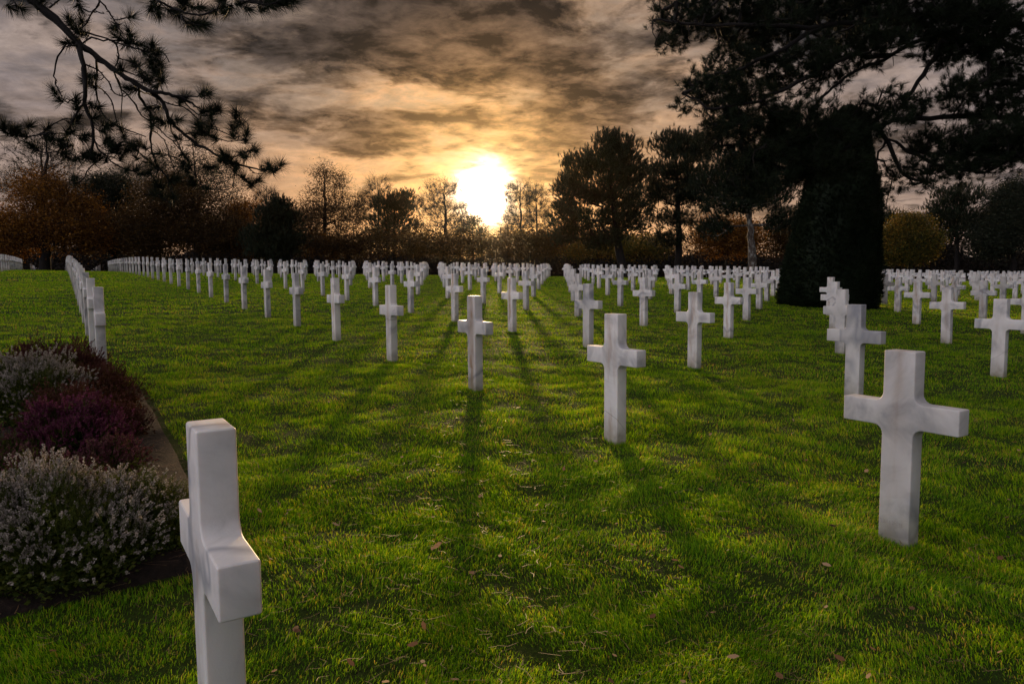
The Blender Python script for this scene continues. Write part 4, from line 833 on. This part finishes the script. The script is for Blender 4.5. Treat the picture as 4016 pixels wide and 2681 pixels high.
# pine hanging in from the upper left --------------------------------
def near_pine():
    D0 = 7.2
    def cp(x, y, d=0.0): return at(x*1200/2349*2349/PW, y*800/1566*2349/PW, D0+d)
    br = [ # traced limb curves, crop pixels; radius start, end
     ([(60, -180), (150, -90), (240, 0), (330, 70), (430, 160), (520, 240), (600, 330), (700, 400), (790, 470), (870, 530), (960, 590), (1050, 650), (1150, 695), (1260, 715), (1330, 735), (1420, 760), (1480, 800), (1560, 850)], .062, .010, 0),
     ([(1150, 695), (1220, 750), (1270, 830), (1300, 920), (1360, 980), (1430, 1040), (1520, 1110), (1620, 1165), (1740, 1230), (1860, 1270), (1980, 1300), (2120, 1310)], .030, .008, .1),
     ([(600, 340), (625, 440), (650, 560), (655, 700), (650, 790), (690, 900), (715, 1000), (720, 1060), (700, 1160), (690, 1230)], .034, .012, -.2),
     ([(650, 790), (600, 850), (560, 930), (520, 1020), (515, 1130)], .020, .010, -.2),
     ([(515, 1030), (400, 1022), (300, 1040), (200, 1050), (80, 1040)], .012, .006, -.3), ([(550, 920), (480, 915), (420, 950), (350, 1010), (280, 1040)], .009, .005, -.2),
     ([(510, 1130), (430, 1160), (330, 1168), (230, 1130)], .010, .006, -.1), ([(600, 345), (520, 355), (480, 380), (440, 460), (415, 540), (420, 610), (450, 690), (470, 740)], .012, .006, -.4),
     ([(650, 700), (570, 760), (520, 790), (480, 760)], .009, .005, -.2), ([(720, 1060), (760, 1150), (820, 1200), (900, 1270), (1000, 1310), (1090, 1340)], .012, .006, -.1),
     ([(800, 1200), (760, 1230), (680, 1300), (640, 1370), (590, 1405), (550, 1390)], .010, .006, .1), ([(740, 440), (745, 560), (735, 650), (750, 760), (780, 860), (840, 930), (930, 980), (1030, 1020), (1120, 1050)], .015, .006, .3),
     ([(745, 660), (800, 700), (860, 790), (880, 870), (900, 950), (940, 1030), (960, 1090)], .010, .006, .3), ([(620, 480), (740, 530), (800, 590), (850, 660), (880, 720), (960, 740), (1000, 720)], .011, .006, .2),
     ([(870, 540), (900, 620), (950, 700), (1030, 790), (1070, 870), (1140, 930), (1230, 1000), (1330, 1090), (1400, 1170)], .013, .006, .2), ([(1060, 660), (1080, 760), (1150, 860), (1160, 960), (1155, 1080), (1175, 1190), (1220, 1290), (1290, 1370), (1300, 1440), (1360, 1530)], .019, .008, .4),
     ([(900, 620), (940, 740), (930, 850), (930, 900)], .008, .005, .1), ([(640, 330), (700, 285), (780, 310), (850, 310), (900, 330), (960, 350), (1040, 375), (1130, 400)], .013, .006, -.1),
     ([(560, 230), (650, 250), (760, 280), (860, 310), (900, 380), (910, 450), (880, 520)], .012, .008, .2), ([(640, 200), (600, 240), (560, 270)], .009, .009, .1), ([(760, -60), (765, 0), (740, 60), (680, 150), (630, 215)], .013, .009, -.3),
     ([(380, 60), (430, 15), (500, -40)], .012, .010, -.3), ([(560, -60), (640, 70), (720, 95), (800, 105)], .009, .006, -.2), ([(740, -30), (770, 10), (830, 80), (880, 160), (920, 230), (950, 260)], .011, .006, -.4), ([(880, 150), (930, 150), (975, 130)], .007, .005, -.4),
     ([(1080, 700), (1180, 740), (1300, 800), (1420, 830), (1500, 900), (1590, 970), (1700, 1010), (1800, 1050), (1890, 1040)], .011, .006, .5), ([(1330, 735), (1420, 790), (1480, 850), (1560, 890), (1690, 870)], .010, .006, .2), ([(1280, 720), (1400, 740), (1510, 735), (1565, 700)], .009, .006, -.1),
     ([(1400, 1030), (1500, 1030), (1620, 1050), (1760, 1085), (1860, 1080)], .010, .006, .1), ([(1740, 1225), (1830, 1190), (1930, 1150)], .009, .006, .1), ([(1700, 1215), (1790, 1310), (1900, 1400), (1970, 1400)], .010, .006, .2), ([(1900, 1280), (1960, 1330), (2030, 1330)], .008, .005, .2),
     ([(1290, 900), (1340, 1050), (1420, 1200), (1500, 1350), (1560, 1440)], .010, .006, .6), ([(950, 590), (1100, 640), (1180, 660), (1250, 640)], .008, .005, -.1), ([(900, 520), (1000, 560), (1130, 600), (1210, 570)], .008, .005, 0),
     ([(860, 310), (1000, 330), (1150, 370), (1250, 400), (1300, 480)], .009, .005, 0), ([(900, 440), (1000, 480), (1120, 560), (1180, 600)], .009, .005, .1), ([(1160, 1000), (1250, 1060), (1300, 1180), (1340, 1320), (1330, 1380)], .009, .005, .5),
     ([(1230, 1290), (1180, 1390), (1200, 1470)], .008, .005, .5), ([(1300, 1380), (1400, 1390), (1500, 1400)], .008, .005, .5),
     ([(1150, -60), (1200, 0), (1300, 50), (1420, 95), (1540, 120), (1640, 80), (1700, 20)], .016, .008, -.6), ([(1380, 95), (1400, 145), (1440, 180), (1540, 195)], .009, .005, -.6), ([(1780, -60), (1850, 0), (1950, 20), (2060, 40), (2150, 10)], .013, .007, -.7), ([(60, -60), (110, 20), (130, 60)], .01, .006, -.8)]
    tuf = [(120, 45), (320, 12), (540, 160), (615, 45), (655, 200), (640, 260), (550, 345), (975, 130), (865, 210), (975, 260), (940, 320), (1055, 350), (1185, 370), (1000, 470), (1160, 470), (1240, 520), (1220, 565), (1000, 570), (1130, 610), (1260, 640), (1010, 690), (690, 590), (700, 650), (1120, 800), (470, 740), (600, 800), (710, 820), (610, 930), (790, 960), (830, 980), (1180, 930), (1330, 910), (1250, 930), (1400, 750), (1565, 705), (1590, 850), (1690, 860), (1820, 880), (1810, 920), (1650, 940), (1510, 950), (1780, 1000), (1890, 1040), (1600, 1030), (1930, 1150), (1850, 1180), (1400, 1080), (2140, 1270), (2080, 1290), (2000, 1300), (1960, 1390), (1900, 1380), (1800, 1290), (1600, 1280), (1150, 1250), (1120, 1330), (1020, 1300), (1000, 1120), (900, 1130), (820, 1120), (640, 1190), (740, 1230), (440, 1080), (470, 1180), (250, 1125), (60, 990), (110, 1010), (210, 980), (350, 1000), (640, 1040), (580, 1030), (550, 1370), (1090, 1110), (940, 1010), (1330, 1380), (1500, 1400), (1220, 1430), (1700, 1220), (1460, 1290), (1270, 1190), (1200, 1500), (1560, 1440), (1360, 1530), (1160, 50), (1210, 80), (1280, 70), (1380, 20), (1430, 40), (1540, 80), (1640, 70), (1690, 20), (1545, 180), (1550, 205), (1420, 165), (1780, 50), (1890, 75), (2060, 50), (2120, 40), (2160, 10), (2000, 0), (2220, -5), (1450, 10), (700, 1200), (780, 1210), (500, 1120), (520, 1210), (150, 1040), (1800, 1240), (1740, 1200), (1480, 1050), (1550, 1000), (1420, 1250), (1060, 580), (1190, 420), (860, 1090), (880, 1170), (950, 1170), (1060, 1150)]
    tx = at(-330, 300, 8.6); base = np.array([tx[0], 8.6, float(T(tx[0], 8.6))-.1]); root = empty('pine_tree', base)
    tag(root, 'pine reaching in from the upper left with drooping bare-stemmed tufted branches', 'tree')
    top = base+np.array([.3, -.1, 9.0]); tr = smooth_path([base, base+np.array([.1, 0, 4.5]), top], 24); parts = [polytube(tr, .27, .10, 12, .05)]
    allp = []
    for pts, r0, r1, dd in br:
        P = np.array([cp(x, y, dd*(.0 if q == 0 else 1)) for q, (x, y) in enumerate(pts)])
        L = np.linalg.norm(np.diff(P, axis=0), axis=1).sum(); s = smooth_path(P, max(8, int(L/.05))); s[1:-1] += rng.normal(size=s[1:-1].shape)*.004
        parts.append(polytube(s, r0*.72, r1*.8, 7, .14)); allp.append(s)
        if pts[0][1] < -20:   # joined to the trunk out of frame
            q = tr[min(23, 13+int(rng.integers(0, 8)))]; c = (q+s[0])/2+np.array([0, 0, .4]); parts.append(polytube(smooth_path([q, c, s[0]], 12), r0*1.5, r0*.72, 8, .08))
    P = np.concatenate(allp); Dr = np.concatenate([np.gradient(s, axis=0) for s in allp])
    C, A = [], []; cone = []
    for (x, y) in tuf:
        for rep in range(1):
            t = cp(x, y, 0); d = np.linalg.norm((P-t)*np.array([1, .25, 1]), axis=1); q = int(np.argmin(d)); b = P[q]; t = np.array([t[0]*b[1]/t[1], b[1]+rng.normal()*.05, (t[2]-CZ)*b[1]/t[1]+CZ])
            v = t-b; L = np.linalg.norm(v)
            if L > .03:
                c = b+v*.5+nrm(Dr[q][None])[0]*L*.3; s = smooth_path([b, c, t], 8); parts.append(polytube(s, .0045, .0035, 5, .1)); ax = t-c
            else: ax = Dr[q]
            ax = nrm(ax[None])[0]*.9+nrm(Dr[q][None])[0]*.3+np.array([rng.normal()*.2, rng.normal()*.3, .35+rng.normal()*.2]); ax = nrm(ax[None])[0]
            C.append(t+ax*.03); A.append(ax)
            if rng.uniform() < .9: C.append(t-ax*.05+rng.normal(size=3)*.02); A.append(nrm((ax+rng.normal(size=3)*.5)[None])[0])
    # small knuckles along the twigs
    k = 420; q = rng.integers(0, len(P)-1, k); parts.append(tubes(P[q], P[q]+rand_dir(k)*.022, np.full(k, .0045), np.full(k, .003), 4))
    k = 26; q = rng.integers(0, len(P)-1, k); e = P[q]+rand_dir(k)*.06
    parts = [(np.asarray(V)-base, F) for V, F in parts]; link('trunk', to_mesh('trunk', parts, True), BARK, root)
    C = np.array(C)-base; A = np.array(A)
    link('needles', to_mesh('needles', [tufts(C, A, 140, .130, .0046, back=.30, th0=.1, th1=1.6)]), M_PINE2, root)
    # more of the crown above the frame, so that the tree is whole
    tgs = base+np.array([1.8, -1.0, 8.0])+rng.normal(size=(240, 3))*np.array([1.7, 1.7, 1.1]); tgs = np.array([t for t in tgs if px_of(t)[1] < -60 or t[1] < .5])
    nodes, pr, tips = skeleton(tr, tgs, step=.4, trunk_from=.5); lm = limb_mesh(nodes-base, pr, tips, .006, .45, 24, .20, .08)[1]
    link('limbs', to_mesh('limbs', [lm], True), BARK, root)
    Cc = np.repeat(nodes[tips], 4, 0)+rng.normal(size=(len(tips)*4, 3))*.16-base; link('needles', to_mesh('needles', [tufts(Cc, rng.normal(size=Cc.shape)*.5+np.array([0, 0, 1]), 40, .12, .004, back=.6)]), M_PINE2, root)
near_pine()

# bouquet lying by a far-left cross
def bouquet():
    p = at(38, 615, 66); x, y = p[0], 66.0; z = float(T(x, y)); root = empty('flower_bouquet', (x, y, z)); tag(root, 'small pale bouquet lying at the foot of the far left crosses', 'flowers')
    C = rng.normal(size=(30, 3))*np.array([.22, .12, .10])+np.array([0, 0, .16])
    link('blossom', to_mesh('blossom', [cards(C, .09, 6, .03)]), flatmat('pale_petals', (.62, .48, .44)), root)
    link('leaves', to_mesh('leaves', [cards(C*.9, .12, 5, .06)]), M_DARK, root)
bouquet()

def haze():
    bm = bmesh.new(); bmesh.ops.create_cube(bm, size=1)
    for v in bm.verts: v.co = Vector((v.co.x*560, v.co.y*520+190, v.co.z*34+12))
    me = bpy.data.meshes.new('haze'); bm.to_mesh(me); bm.free()
    m, nt = mat('haze_air'); pv = nd(nt, 'ShaderNodeVolumePrincipled', {'Color': (1, .88, .74, 1), 'Density': .000035, 'Anisotropy': .93})
    nd(nt, 'ShaderNodeOutputMaterial', {'Volume': pv.outputs[0]}); me.materials.append(m)
    o = link('haze', me, None); tag(o, 'thin evening haze over the lawn and trees', 'haze', kind='stuff')
haze()
# ------------------------------------------------------------------ render settings
sc.render.engine = 'CYCLES'
sc.view_settings.view_transform = 'Standard'; sc.view_settings.look = 'None'; sc.view_settings.gamma = 1; sc.view_settings.exposure = 0.0
sc.cycles.max_bounces = 6; sc.cycles.diffuse_bounces = 3; sc.cycles.glossy_bounces = 2; sc.cycles.transmission_bounces = 4; sc.cycles.transparent_max_bounces = 8
sc.cycles.use_adaptive_sampling = True; sc.cycles.adaptive_threshold = .02
sc.cycles.use_denoising = True; sc.cycles.denoiser = 'OPENIMAGEDENOISE'
sc.cycles.sample_clamp_indirect = 6
